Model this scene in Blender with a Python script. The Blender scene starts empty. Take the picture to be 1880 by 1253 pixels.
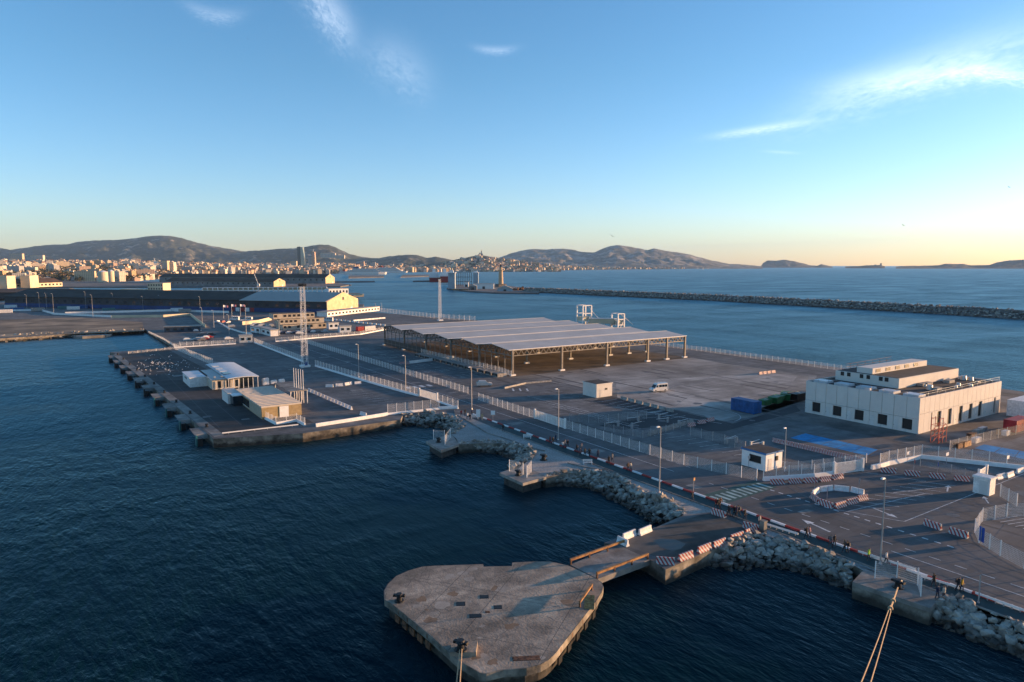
import bpy, bmesh, math, random
from mathutils import Vector, Matrix, noise as mnoise
R = math.radians
random.seed(7)
S = bpy.context.scene
COL = S.collection
# ---------------------------------------------------------------- camera
F, CX, CY, HY = 1253.0, 940.0, 626.5, 488.0      # 24 mm lens on a 36 mm frame, measured in photo pixels
TILT = math.atan((CY - HY) / F)
HEAD = R(33.5)                                   # heading, clockwise from +Y (the quay grid runs along X and Y)
CAMZ = 39.0
cam_d = bpy.data.cameras.new('camera'); cam = bpy.data.objects.new('camera', cam_d); COL.objects.link(cam)
cam_d.lens = 24.0; cam_d.sensor_width = 36.0; cam_d.clip_end = 120000.0; cam_d.clip_start = 0.5
cam.location = (0, 0, CAMZ); cam.rotation_euler = (math.pi / 2 - TILT, 0, -HEAD)
S.camera = cam
# ---------------------------------------------------------------- sky and sun
SUN_AZ, SUN_EL = R(109.0), R(5.2)                # azimuth clockwise from +Y
w = bpy.data.worlds.new('World'); S.world = w; w.use_nodes = True
nt = w.node_tree; nt.nodes.clear()
def N(tree, kind, **kw):
    n = tree.nodes.new(kind)
    for k, v in kw.items():
        if k.startswith('i_'): n.inputs[k[2:].replace('_', ' ')].default_value = v
        elif k.startswith('n_'): n.inputs[int(k[2:])].default_value = v
        else: setattr(n, k, v)
    return n
def L(tree, a, b): tree.links.new(a, b)
def mth(tree, op, a, b=None, c=None, clamp=False):
    n = tree.nodes.new('ShaderNodeMath'); n.operation = op; n.use_clamp = clamp
    for i, v in enumerate((a, b, c)):
        if v is None: continue
        if isinstance(v, (int, float)): n.inputs[i].default_value = v
        else: tree.links.new(v, n.inputs[i])
    return n.outputs[0]
sky = N(nt, 'ShaderNodeTexSky', sky_type='NISHITA', sun_disc=False, sun_elevation=SUN_EL, sun_rotation=SUN_AZ,
        altitude=40.0, air_density=0.85, dust_density=0.42, ozone_density=2.7)
geo = N(nt, 'ShaderNodeTexCoord')
sep = N(nt, 'ShaderNodeSeparateXYZ'); L(nt, geo.outputs['Generated'], sep.inputs[0])
az = mth(nt, 'ARCTAN2', sep.outputs[0], sep.outputs[1]); el = mth(nt, 'ARCSINE', sep.outputs[2])
comb = N(nt, 'ShaderNodeCombineXYZ'); L(nt, az, comb.inputs[0]); L(nt, el, comb.inputs[1])
def ang(px, py):                                 # photo pixel -> sky direction (azimuth, elevation)
    x = (px - CX) / F; y = (CY - py) / F
    f = math.cos(TILT) - y * math.sin(TILT) * -1 * -1; u = -math.sin(TILT) + y * math.cos(TILT); f = math.cos(TILT) + y * math.sin(TILT)
    return HEAD + math.atan2(x, f), math.atan2(u, math.hypot(x, f))
total = None
def wisp(p, q, wd, amt, bend=0.0, stretch=4.0, seed=0.0):   # one streak of cirrus between two directions
    global total
    (a0, e0), (a1, e1) = ang(*p), ang(*q)
    cx, cy = (a0 + a1) / 2, (e0 + e1) / 2; ln = math.hypot(a1 - a0, e1 - e0) / 2; th = math.atan2(e1 - e0, a1 - a0)
    mp = N(nt, 'ShaderNodeMapping', vector_type='TEXTURE'); L(nt, comb.outputs[0], mp.inputs[0])
    mp.inputs['Location'].default_value = (cx, cy, 0); mp.inputs['Rotation'].default_value = (0, 0, th)
    mp.inputs['Scale'].default_value = (ln, wd, 1)
    s2 = N(nt, 'ShaderNodeSeparateXYZ'); L(nt, mp.outputs[0], s2.inputs[0])
    v = mth(nt, 'ADD', s2.outputs[1], mth(nt, 'MULTIPLY', mth(nt, 'MULTIPLY', s2.outputs[0], s2.outputs[0]), bend))
    n1 = N(nt, 'ShaderNodeTexNoise', i_Scale=3.6, i_Detail=6.0, i_Roughness=.74, i_Distortion=.55)
    mp2 = N(nt, 'ShaderNodeMapping'); L(nt, mp.outputs[0], mp2.inputs[0]); mp2.inputs['Location'].default_value = (seed, seed * 2, 0)
    mp2.inputs['Scale'].default_value = (ln / wd / stretch, 1, 1); L(nt, mp2.outputs[0], n1.inputs['Vector'])
    v = mth(nt, 'ADD', v, mth(nt, 'MULTIPLY', mth(nt, 'SUBTRACT', n1.outputs[0], .5), 1.6))
    r2 = mth(nt, 'ADD', mth(nt, 'POWER', mth(nt, 'ABSOLUTE', s2.outputs[0]), 2.5), mth(nt, 'MULTIPLY', v, v))
    g = mth(nt, 'EXPONENT', mth(nt, 'MULTIPLY', r2, -1.6))
    a = mth(nt, 'MULTIPLY', g, mth(nt, 'MULTIPLY', mth(nt, 'SUBTRACT', n1.outputs[0], .2, clamp=True), amt * 1.7))
    total = a if total is None else mth(nt, 'ADD', total, a)
wisp((1430, 215), (1990, 25), .030, .40, .25, 3.5, 1)
wisp((1500, 165), (1960, 110), .018, .36, -.2, 3.0, 3)
wisp((1300, 252), (1500, 222), .006, .5, 0, 5, 5)
wisp((1730, 118), (1990, 162), .010, .55, 1.0, 3, 7)
wisp((560, -40), (655, 85), .024, .36, .2, 1.6, 9)
wisp((670, 70), (800, 165), .034, .17, .2, 1.6, 11)
wisp((868, 92), (950, 94), .006, .26, -.6, 3, 13)
wisp((335, 18), (450, 38), .010, .20, -.8, 3, 15)
wisp((1400, 278), (1470, 282), .002, .25, 0, 4, 17)
total = mth(nt, 'MINIMUM', total, .8)
mixc = N(nt, 'ShaderNodeMix', data_type='RGBA'); L(nt, total, mixc.inputs[0]); hs = N(nt, 'ShaderNodeHueSaturation'); hs.inputs['Saturation'].default_value = 1.12; L(nt, sky.outputs[0], hs.inputs['Color']); tn = N(nt, 'ShaderNodeMix', data_type='RGBA', blend_type='MULTIPLY'); tn.inputs[0].default_value = 1; lowk = N(nt, 'ShaderNodeMapRange'); lowk.inputs['From Min'].default_value = 0.0; lowk.inputs['From Max'].default_value = .26; lowk.inputs['To Min'].default_value = 1.0; lowk.inputs['To Max'].default_value = 0.0; L(nt, el, lowk.inputs['Value'])
tcol = N(nt, 'ShaderNodeMix', data_type='RGBA'); L(nt, lowk.outputs[0], tcol.inputs[0]); tcol.inputs[6].default_value = (1.0, .957, .925, 1); tcol.inputs[7].default_value = (1.12, .985, 1.08, 1); L(nt, tcol.outputs[2], tn.inputs[7]); L(nt, hs.outputs[0], tn.inputs[6]); L(nt, tn.outputs[2], mixc.inputs[6]); mixc.inputs[7].default_value = (4.2, 4.6, 5.2, 1)
bg = N(nt, 'ShaderNodeBackground', i_Strength=0.15); L(nt, mixc.outputs[2], bg.inputs[0])
wo = N(nt, 'ShaderNodeOutputWorld'); L(nt, bg.outputs[0], wo.inputs[0])
sd = bpy.data.lights.new('sun', 'SUN'); sd.energy = 5.0; sd.angle = R(0.5); sd.color = (1.0, .59, .30)
sun = bpy.data.objects.new('sun', sd); COL.objects.link(sun)
sun.rotation_euler = Vector((-math.sin(SUN_AZ) * math.cos(SUN_EL), -math.cos(SUN_AZ) * math.cos(SUN_EL), -math.sin(SUN_EL))).to_track_quat('-Z', 'Y').to_euler()
vs = S.view_settings; vs.view_transform = 'Standard'; vs.look = 'None'; vs.exposure = 1.42; vs.gamma = 1.0; vs.use_curve_mapping = False
w.cycles.sampling_method = 'MANUAL'; w.cycles.sample_map_resolution = 256
cy = S.cycles; cy.max_bounces = 6; cy.diffuse_bounces = 2; cy.glossy_bounces = 3; cy.transmission_bounces = 3; cy.volume_bounces = 0; cy.transparent_max_bounces = 12
cy.use_denoising = True; cy.volume_step_rate = 10.0; cy.volume_max_steps = 16
# ---------------------------------------------------------------- places: measured from the photograph, in metres
Z0 = 2.0                                          # quay level; the sea is at 0
def G(px, py, z=Z0):
    x = (px - CX) / F; y = -(py - CY) / F
    f = math.cos(TILT) + y * math.sin(TILT); u = -math.sin(TILT) + y * math.cos(TILT)
    s = (z - CAMZ) / u; r = x * s; f *= s
    return Vector((r * math.cos(HEAD) + f * math.sin(HEAD), -r * math.sin(HEAD) + f * math.cos(HEAD), z))
def V(px, py, D):                                 # the point at horizontal distance D along the heading
    k = (CY - py) / F
    h = D * (k * math.cos(TILT) - math.sin(TILT)) / (math.cos(TILT) + k * math.sin(TILT))
    r = (px - CX) / F * (D * math.cos(TILT) - h * math.sin(TILT))
    return Vector((r * math.cos(HEAD) + D * math.sin(HEAD), -r * math.sin(HEAD) + D * math.cos(HEAD), CAMZ + h))
# ---------------------------------------------------------------- materials
MATS = {}
def M(name, c, r=.8, metal=0.0, var=.12, scale=.6, bump=0.0, c2=None, big=0.0, bigscale=.04, spec=.4, objcolor=False, detail=5, streak=0.0, wet=False):
    if name in MATS: return MATS[name]
    m = bpy.data.materials.new(name); m.use_nodes = True; t = m.node_tree; p = t.nodes['Principled BSDF']
    p.inputs['Roughness'].default_value = r; p.inputs['Metallic'].default_value = metal; p.inputs['Specular IOR Level'].default_value = spec
    c2 = c2 or tuple(x * (1 - var * 2) for x in c); c1 = c if c2 is not None and var == 0 else tuple(min(1, x * (1 + var)) for x in c)
    g = N(t, 'ShaderNodeNewGeometry'); n = N(t, 'ShaderNodeTexNoise', i_Scale=scale, i_Detail=float(detail), i_Roughness=.62)
    L(t, g.outputs['Position'], n.inputs['Vector'])
    rp = N(t, 'ShaderNodeValToRGB'); rp.color_ramp.elements[0].position = .32; rp.color_ramp.elements[1].position = .68
    rp.color_ramp.elements[0].color = (*c2, 1); rp.color_ramp.elements[1].color = (*c1, 1); L(t, n.outputs[0], rp.inputs[0])
    out = rp.outputs[0]
    if objcolor:
        oi = N(t, 'ShaderNodeObjectInfo'); mx = N(t, 'ShaderNodeMix', data_type='RGBA', blend_type='MULTIPLY'); mx.inputs[0].default_value = 1
        L(t, out, mx.inputs[6]); L(t, oi.outputs['Color'], mx.inputs[7]); out = mx.outputs[2]
    if big:
        nb = N(t, 'ShaderNodeTexNoise', i_Scale=bigscale, i_Detail=6.0, i_Roughness=.65); L(t, g.outputs['Position'], nb.inputs['Vector'])
        rb = N(t, 'ShaderNodeValToRGB'); rb.color_ramp.elements[0].position = .36; rb.color_ramp.elements[1].position = .62
        rb.color_ramp.elements[0].color = (1 - big, 1 - big, 1 - big, 1); rb.color_ramp.elements[1].color = (1, 1, 1, 1); L(t, nb.outputs[0], rb.inputs[0])
        mx = N(t, 'ShaderNodeMix', data_type='RGBA', blend_type='MULTIPLY'); mx.inputs[0].default_value = 1
        L(t, out, mx.inputs[6]); L(t, rb.outputs[0], mx.inputs[7]); out = mx.outputs[2]
    if wet:                                        # tide band: wet, weed-stained up to about half a metre
        sz = N(t, 'ShaderNodeSeparateXYZ'); L(t, g.outputs['Position'], sz.inputs[0]); nw = N(t, 'ShaderNodeTexNoise', i_Scale=.9, i_Detail=4.0); L(t, g.outputs['Position'], nw.inputs['Vector'])
        rw = N(t, 'ShaderNodeMapRange'); rw.inputs['From Min'].default_value = .6; rw.inputs['From Max'].default_value = 1.2; rw.inputs['To Min'].default_value = .22; rw.inputs['To Max'].default_value = 1.0; L(t, mth(t, 'ADD', sz.outputs[2], mth(t, 'MULTIPLY', mth(t, 'SUBTRACT', nw.outputs[0], .5), .9)), rw.inputs['Value'])
        mx = N(t, 'ShaderNodeMix', data_type='RGBA', blend_type='MULTIPLY'); mx.inputs[0].default_value = 1; L(t, out, mx.inputs[6]); L(t, rw.outputs[0], mx.inputs[7]); out = mx.outputs[2]
    if streak:
        for sx, sy, k in ((.025, .5, 1.0), (.4, .02, .6)):
            mp = N(t, 'ShaderNodeMapping'); mp.inputs['Scale'].default_value = (sx, sy, .1); L(t, g.outputs['Position'], mp.inputs[0]); ns = N(t, 'ShaderNodeTexNoise', i_Scale=1.0, i_Detail=5.0, i_Roughness=.7); L(t, mp.outputs[0], ns.inputs['Vector'])
            rs = N(t, 'ShaderNodeMapRange'); rs.inputs['From Min'].default_value = .35; rs.inputs['From Max'].default_value = .65; rs.inputs['To Min'].default_value = 1 - streak * k; rs.inputs['To Max'].default_value = 1 + streak * k * .5; L(t, ns.outputs[0], rs.inputs['Value'])
            mx = N(t, 'ShaderNodeMix', data_type='RGBA', blend_type='MULTIPLY'); mx.inputs[0].default_value = 1; L(t, out, mx.inputs[6]); L(t, rs.outputs[0], mx.inputs[7]); out = mx.outputs[2]
    L(t, out, p.inputs['Base Color'])
    if bump:
        b = N(t, 'ShaderNodeBump', i_Strength=bump, i_Distance=.1); nf = N(t, 'ShaderNodeTexNoise', i_Scale=scale * 6, i_Detail=4.0)
        L(t, g.outputs['Position'], nf.inputs['Vector']); L(t, nf.outputs[0], b.inputs['Height']); L(t, b.outputs[0], p.inputs['Normal'])
    MATS[name] = m; return m
def stripes(name, ca, cb, width, axis=0, slant=.5, r=.6):   # painted diagonal bands in the thing's own space
    if name in MATS: return MATS[name]
    m = bpy.data.materials.new(name); m.use_nodes = True; t = m.node_tree; p = t.nodes['Principled BSDF']; p.inputs['Roughness'].default_value = r
    tc = N(t, 'ShaderNodeTexCoord'); s = N(t, 'ShaderNodeSeparateXYZ'); L(t, tc.outputs['Object'], s.inputs[0])
    v = mth(t, 'ADD', s.outputs[axis], mth(t, 'MULTIPLY', s.outputs[2], slant))
    st = mth(t, 'GREATER_THAN', mth(t, 'FRACT', mth(t, 'DIVIDE', v, width)), .5)
    nz = N(t, 'ShaderNodeTexNoise', i_Scale=3.0, i_Detail=6.0); L(t, tc.outputs['Object'], nz.inputs['Vector'])
    mx = N(t, 'ShaderNodeMix', data_type='RGBA'); L(t, st, mx.inputs[0]); mx.inputs[6].default_value = (*ca, 1); mx.inputs[7].default_value = (*cb, 1)
    dk = N(t, 'ShaderNodeMix', data_type='RGBA', blend_type='MULTIPLY'); dk.inputs[0].default_value = .55
    L(t, mx.outputs[2], dk.inputs[6]); L(t, nz.outputs[0], dk.inputs[7]); L(t, dk.outputs[2], p.inputs['Base Color'])
    MATS[name] = m; return m
# ---------------------------------------------------------------- mesh builder
class MB:
    def __init__(s): s.v, s.f, s.m, s.k = [], [], [], 0
    def face(s, pts, m=None):
        i = len(s.v); s.v += [tuple(p) for p in pts]; s.f.append(tuple(range(i, i + len(pts)))); s.m.append(s.k if m is None else m)
    def hexa(s, b, t, m=None):                    # bottom ring, top ring (counter-clockwise)
        n = len(b); i = len(s.v); s.v += [tuple(p) for p in b] + [tuple(p) for p in t]; mm = s.k if m is None else m
        s.f.append(tuple(i + k for k in reversed(range(n)))); s.f.append(tuple(i + n + k for k in range(n))); s.m += [mm, mm]
        for k in range(n):
            j = (k + 1) % n; s.f.append((i + k, i + j, i + n + j, i + n + k)); s.m.append(mm)
    def box(s, x0, x1, y0, y1, z0, z1, m=None):
        s.hexa([(x0, y0, z0), (x1, y0, z0), (x1, y1, z0), (x0, y1, z0)], [(x0, y0, z1), (x1, y0, z1), (x1, y1, z1), (x0, y1, z1)], m); return s
    def prism(s, poly, z0, z1, m=None):
        a = sum(poly[i][0] * poly[(i + 1) % len(poly)][1] - poly[(i + 1) % len(poly)][0] * poly[i][1] for i in range(len(poly)))
        p = list(poly) if a > 0 else list(reversed(poly))
        s.hexa([(q[0], q[1], z0) for q in p], [(q[0], q[1], z1) for q in p], m); return s
    def sheet(s, poly, z, m=None):
        a = sum(poly[i][0] * poly[(i + 1) % len(poly)][1] - poly[(i + 1) % len(poly)][0] * poly[i][1] for i in range(len(poly)))
        p = list(poly) if a > 0 else list(reversed(poly)); s.face([(q[0], q[1], z) for q in p], m); return s
    def cone(s, x, y, z0, z1, r0, r1, n=8, m=None, ph=0.0):
        c = [(math.cos(2 * math.pi * i / n + ph), math.sin(2 * math.pi * i / n + ph)) for i in range(n)]
        s.hexa([(x + a * r0, y + b * r0, z0) for a, b in c], [(x + a * r1, y + b * r1, z1) for a, b in c], m); return s
    def bar(s, p, q, r, n=4, r2=None, m=None):
        p, q = Vector(p), Vector(q); d = (q - p)
        if d.length < 1e-6: return s
        d.normalize(); up = Vector((0, 0, 1)) if abs(d.z) < .95 else Vector((1, 0, 0))
        a = d.cross(up).normalized(); b = a.cross(d).normalized(); r2 = r if r2 is None else r2
        c = [(math.cos(2 * math.pi * i / n + math.pi / 4), math.sin(2 * math.pi * i / n + math.pi / 4)) for i in range(n)]
        s.hexa([p - a * (x * r) + b * (y * r) for x, y in c], [q - a * (x * r2) + b * (y * r2) for x, y in c], m); return s
    def mesh(s, name, mats, smooth=False):
        me = bpy.data.meshes.new(name); me.from_pydata(s.v, [], s.f)
        for m in (mats if isinstance(mats, (list, tuple)) else [mats]): me.materials.append(m)
        if any(s.m): me.polygons.foreach_set('material_index', s.m)
        if smooth: me.polygons.foreach_set('use_smooth', [True] * len(s.f))
        me.update(); return me
def put(me, name, parent=None, loc=(0, 0, 0), rz=0.0, sc=None):
    o = bpy.data.objects.new(name, me); COL.objects.link(o); o.location = loc
    if rz: o.rotation_euler = (0, 0, rz) if isinstance(rz, (int, float)) else rz
    if sc: o.scale = sc
    if parent: o.parent = parent
    return o
def tag(o, label, cat, group=None):
    o['label'] = label; o['category'] = cat
    if group: o['group'] = group
    return o
def thing(name, label, cat, loc=(0, 0, 0), rz=0.0, group=None):
    o = put(None, name, None, loc, rz); o.empty_display_size = .3; return tag(o, label, cat, group)
def struct(o, kind='structure'): o['kind'] = kind; return o
def build(mb, name, mats, parent=None, world=False, smooth=False):   # world=True: the mesh is in world metres under a placed Empty
    o = put(mb.mesh(name, mats, smooth), name, parent)
    if parent and world: o.matrix_parent_inverse = Matrix.LocRotScale(parent.location, parent.rotation_euler, None).inverted()
    return o
def solo(mb, name, mats, label, cat, group=None, smooth=False):      # a thing that is one mesh, its origin at its base
    n = len(mb.v); c = Vector((sum(v[0] for v in mb.v) / n, sum(v[1] for v in mb.v) / n, min(v[2] for v in mb.v)))
    mb.v = [(v[0] - c.x, v[1] - c.y, v[2] - c.z) for v in mb.v]
    o = put(mb.mesh(name, mats, smooth), name, None, c); return tag(o, label, cat, group)
def dup(o, loc=None, rz=None, label=None, group=None, parent=None):
    c = o.copy(); COL.objects.link(c); c.parent = parent
    if loc is not None: c.location = loc
    if rz is not None: c.rotation_euler = (0, 0, rz)
    if label: c['label'] = label
    if group: c['group'] = group
    for ch in o.children: dup(ch, parent=c)
    return c
def rotp(pts, a, cx=0, cy=0): return [(cx + x * math.cos(a) - y * math.sin(a), cy + x * math.sin(a) + y * math.cos(a)) for x, y in pts]
# ================================================================ the sea, the land, the far shore
def water_mat():
    m = bpy.data.materials.new('sea_water'); m.use_nodes = True; t = m.node_tree; p = t.nodes['Principled BSDF']
    t.nodes.remove(p); df = N(t, 'ShaderNodeBsdfDiffuse'); df.inputs['Color'].default_value = (.0010, .014, .021, 1)
    gl = N(t, 'ShaderNodeBsdfGlossy'); gl.inputs['Roughness'].default_value = .36; gl.inputs['Color'].default_value = (.56, .90, 1.0, 1)
    g = N(t, 'ShaderNodeNewGeometry')
    def ripple(sx, sy, rot, detail, rough):
        mp = N(t, 'ShaderNodeMapping'); mp.inputs['Rotation'].default_value = (0, 0, rot); mp.inputs['Scale'].default_value = (sx, sy, 1)
        n = N(t, 'ShaderNodeTexNoise', i_Scale=1.0, i_Detail=detail, i_Roughness=rough, i_Distortion=.35); L(t, g.outputs['Position'], mp.inputs[0]); L(t, mp.outputs[0], n.inputs['Vector']); return n.outputs[0]
    a = ripple(1.7, .62, .35, 3.0, .6); b = ripple(.42, .17, .1, 2.0, .5); gust = mth(t, 'ADD', mth(t, 'MULTIPLY', ripple(.007, .02, .9, 4.0, .6), .65), mth(t, 'MULTIPLY', ripple(.035, .012, .4, 2.0, .5), .35))
    k = mth(t, 'ADD', mth(t, 'MULTIPLY', mth(t, 'SUBTRACT', gust, .38, clamp=True), 4.2), .14)
    h = mth(t, 'ADD', mth(t, 'MULTIPLY', a, .50), mth(t, 'MULTIPLY', b, .95))
    bp = N(t, 'ShaderNodeBump', i_Distance=1.0); L(t, mth(t, 'MULTIPLY', h, k), bp.inputs['Height']); bp.inputs['Strength'].default_value = .62
    L(t, bp.outputs[0], df.inputs['Normal']); L(t, bp.outputs[0], gl.inputs['Normal'])
    fr = N(t, 'ShaderNodeFresnel', i_IOR=1.33); L(t, bp.outputs[0], fr.inputs['Normal'])
    mx = N(t, 'ShaderNodeMixShader'); L(t, mth(t, 'MINIMUM', mth(t, 'MULTIPLY', mth(t, 'SUBTRACT', fr.outputs[0], .034, clamp=True), .56), .62), mx.inputs[0])   # a choppy sea never mirrors fully
    L(t, df.outputs[0], mx.inputs[1]); L(t, gl.outputs[0], mx.inputs[2]); L(t, mx.outputs[0], t.nodes['Material Output'].inputs[0]); return m
WATER = water_mat()
mb = MB(); E_ = 60000.0; mb.face([(-E_, -E_, 0), (E_, -E_, 0), (E_, E_, 0), (-E_, E_, 0)])
struct(build(mb, 'sea', WATER))

ASPH = M('asphalt', (.178, .172, .163), .85, var=.16, scale=.35, big=.40, bigscale=.05, streak=.3)
ROAD = M('road_asphalt', (.122, .122, .122), .85, var=.12, scale=.3, big=.3, bigscale=.06, streak=.22)
DARKA = M('new_asphalt', (.028, .029, .032), .8, var=.12, scale=.4)
CONC = M('yard_concrete', (.35, .32, .28), .85, var=.14, scale=.12, big=.5, bigscale=.035, streak=.2)
PIERC = M('pier_concrete', (.30, .275, .24), .88, var=.22, scale=.5, big=.5, bigscale=.10, bump=.25)
PIERE = M('quay_wall_concrete', (.27, .235, .185), .9, var=.3, scale=.45, big=.6, bigscale=.5, bump=.4, wet=True)
GRAV = M('gravel', (.38, .36, .33), .95, var=.2, scale=3.0, big=.25, bigscale=.2, bump=.4)
EARTH = M('bare_earth', (.36, .255, .16), .95, var=.3, scale=.05, big=.55, bigscale=.03)
TEAL = M('cycle_lane_paint', (.022, .055, .056), .8, var=.15, scale=.6)
WHITE = M('white_paint', (.80, .78, .75), .6, var=.06, scale=1.0)
LINE = M('road_line_paint', (.68, .67, .64), .8, var=.25, scale=1.4)
RUBBLE_SHADE = M('wet_rubble_undercut_shade', (.05, .047, .043), .7, var=.4, scale=1.2, bump=.6)

def P(*pts, z=Z0): return [tuple(G(a, b, z))[:2] for a, b in pts]
# seaward edge of the walkway, near to far (photo-measured), then the pier, the inner basin and the far-left shore
WEST = P((1880, 1152), (1799, 1117), (1759, 1101), (1738, 1091), (1719, 1106), (1708, 1117), (1565, 1069), (1585, 1048), (1560, 1034), (1500, 1009), (1458, 999), (1407, 984), (1373, 986), (1332, 1001))
P2 = P((1310, 1008), (1222, 1046), (1191, 1026), (1136, 1001), (1109, 997), (1140, 985), (1205, 968), (1255, 946))
WEST3 = P((1231, 921), (1179, 907), (1135, 878), (1094, 869), (1045, 869), (1002, 876), (985, 867), (950, 862), (973, 843), (982, 830), (961, 821), (927, 814), (876, 814), (842, 816), (838, 806), (829, 798), (856, 782), (822, 765), (791, 760), (740, 763))
PIER = P((735, 771), (556, 796), (392, 806)) + [(18.2, 331.0), (16.5, 338), (38.5, 341.5)]
SHORE = [(42.5, 352), (40.4, 454)] + P((150, 612), (0, 622))
land = [(86, -60)] + [(84.0, 10)] + WEST + P2 + WEST3 + PIER + SHORE + [(-160, 470), (-420, 700), (-260, 900)] + P((150, 553), (560, 553), (668, 559), (664, 573), (700, 575)) + [(235, 402), (233, 237), (236, 180), (235.5, 60), (236, -60)]
mb = MB(); mb.sheet(land, Z0); n = len(mb.v)
ground = struct(build(mb, 'quay_ground', ASPH))
mb = MB()
for i in range(len(land)):
    a, b = land[i], land[(i + 1) % len(land)]; mb.face([(a[0], a[1], Z0), (b[0], b[1], Z0), (b[0], b[1], -3), (a[0], a[1], -3)])
struct(build(mb, 'quay_wall', PIERE, ground))
KX = 84.4                                         # the red and white kerb between cycle lane and road
FX = 97.0                                         # the fence on the far side of the road
LV = [Z0]
def overlay(name, poly, m, lv=1):
    mb = MB(); mb.sheet(poly, Z0 + .004 * lv); return struct(build(mb, name, m, ground))
def rect(x0, x1, y0, y1): return [(x0, y0), (x1, y0), (x1, y1), (x0, y1)]
overlay('road', rect(KX + .2, FX - .8, -55, 345), ROAD)
overlay('road_junction', [(FX - .8, 30), (118, 32), (141, 48), (128, 60), (107, 73.5), (FX - .8, 76)], ROAD)
overlay('cycle_lane', rect(KX - 3.0, KX - .2, -55, 132), TEAL)
edge_line = [(KX - 3.05, -55), (KX - 3.05, 132), (82.5, 148)]
overlay('gravel_walk', [(KX - 3.05, -40), (KX - 3.05, 57.6), tuple(WEST[11]), tuple(WEST[10]), tuple(WEST[9]), tuple(WEST[8]), tuple(WEST[7]), tuple(WEST[3]), tuple(WEST[2]), tuple(WEST[1]), tuple(WEST[0]), (79.6, 5)], GRAV)
overlay('gravel_walk', [(KX - 3.05, 66), (KX - 3.05, 130), (82.2, 146), (79.5, 151.5)] + [tuple(q) for q in reversed(WEST3[:-1])] + [tuple(P2[-1])], GRAV)
overlay('yard_apron', P((905, 690), (1012, 702), (1190, 735), (1290, 780), (1385, 765), (1478, 735), (1500, 690), (1330, 668)) + [(212, 188), (128, 188)], CONC)
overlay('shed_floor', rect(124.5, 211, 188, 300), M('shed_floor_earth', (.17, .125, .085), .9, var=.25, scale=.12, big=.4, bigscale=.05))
overlay('building_apron', [(146, 60), (235, 60), (235, 118), (146, 118)], M('worn_yard', (.19, .172, .155), .9, var=.2, scale=.12, big=.5, bigscale=.06))
overlay('new_asphalt_patch', P((1085, 738), (1118, 727), (1232, 752), (1180, 758)), DARKA, 3)
overlay('new_asphalt_patch', P((1100, 782), (1232, 752), (1345, 778), (1460, 745), (1470, 755), (1330, 792), (1290, 793), (1255, 780), (1140, 790)), DARKA, 3)
overlay('pier_deck_asphalt', P((215, 650), (310, 643), (575, 776), (410, 800)), M('pier_asphalt', (.070, .064, .060), .85, var=.2, scale=.25, big=.4, bigscale=.06, streak=.25), 1)
overlay('pier_edge_concrete', P((207, 652), (216, 649), (412, 799), (394, 803)), PIERC, 2)
overlay('platform_asphalt', [tuple(q) for q in P((1205, 968), (1305, 941), (1390, 972), (1316, 1001), (1225, 1030), (1150, 1003))], M('worn_platform', (.10, .095, .085), .85, var=.3, scale=.25, big=.45, bigscale=.12), 1)
overlay('puddle', P((1199, 992), (1215, 989), (1240, 991), (1259, 999), (1250, 1008), (1236, 1012), (1213, 1006)), M('puddle_water', (.022, .021, .020), .32, var=.15, spec=.3), 2)
overlay('earth_bank', P((-60, 622), (265, 608), (262, 592), (150, 583), (-80, 590)), EARTH)
overlay('shed_yard_concrete', P((1135, 745), (1300, 780), (1420, 742), (1465, 690), (1420, 686), (1130, 700)), M('pale_concrete', (.42, .385, .34), .85, var=.14, scale=.1, big=.45, bigscale=.05, streak=.18), 2)
# ---------------------------------------------------------------- painted markings
def strip(mb, a, b, wd, z):
    a, b = Vector(a), Vector(b); d = (b - a).normalized(); n = Vector((-d.y, d.x)) * wd / 2
    mb.sheet([tuple(a - n), tuple(b - n), tuple(b + n), tuple(a + n)], z)
mk = MB(); ZM = Z0 + .016
def mline(p, q, wd=.14, dash=None, gap=None):
    a, b = Vector(p), Vector(q); d = b - a; n = d.length; d.normalize()
    if not dash: strip(mk, a, b, wd, ZM); return
    t = 0
    while t < n: strip(mk, a + d * t, a + d * min(n, t + dash), wd, ZM); t += dash + gap
def g2(px, py): return G(px, py).to_2d()
mline((90.7, 84), (90.7, 340), .14); mline((90.7, 30), (90.7, 76), .14, 1.4, 1.6); mline((88.4, -40), (88.4, 44), .14)
mline((95.0, 84), (95.0, 160), .14, 1.2, 1.2); mline((96.4, 40), (96.4, 68), .3, .8, .8)
for a, b in (((1530, 935), (1660, 958)), ((1660, 958), (1880, 870)), ((1590, 868), (1700, 884)), ((1640, 905), (1720, 896)), ((1553, 940), (1700, 906))): mline(g2(*a), g2(*b), .12)
for k in range(9): mline((100.5 + k * 2.6, 57), (103.5 + k * 2.6, 52), .12)
for k in range(11):                               # parking bays in the yard
    mline(g2(990 + k * 19, 722 + k * 4.6), g2(1033 + k * 19, 719 + k * 4.6), .12); mline(g2(1200 + k * 21, 800 + k * 5.2), g2(1236 + k * 21, 795 + k * 5.2), .12)
for r_ in range(3):
    for k in range(9): mline(g2(968 + k * 17 + r_ * 22, 728 + k * 4.4 + r_ * 9), g2(996 + k * 17 + r_ * 22, 734 + k * 4.4 + r_ * 9), .12)
for k in range(12): mline(g2(880 - k * 12, 745 - k * 6), g2(915 - k * 12, 742 - k * 6), .1)
for k in range(13): mline(g2(640 + k * 9.0, 722 + k * 3.0), g2(668 + k * 9.0, 719 + k * 3.0), .12)
for k in range(10): mline(g2(1105 + k * 14, 738 + k * 3.4), g2(1132 + k * 14, 733 + k * 3.4), .14)
for k in range(7): mline(g2(1822 + k * 14, 955 + k * 4), g2(1868 + k * 14, 948 + k * 4), .12)
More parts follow.
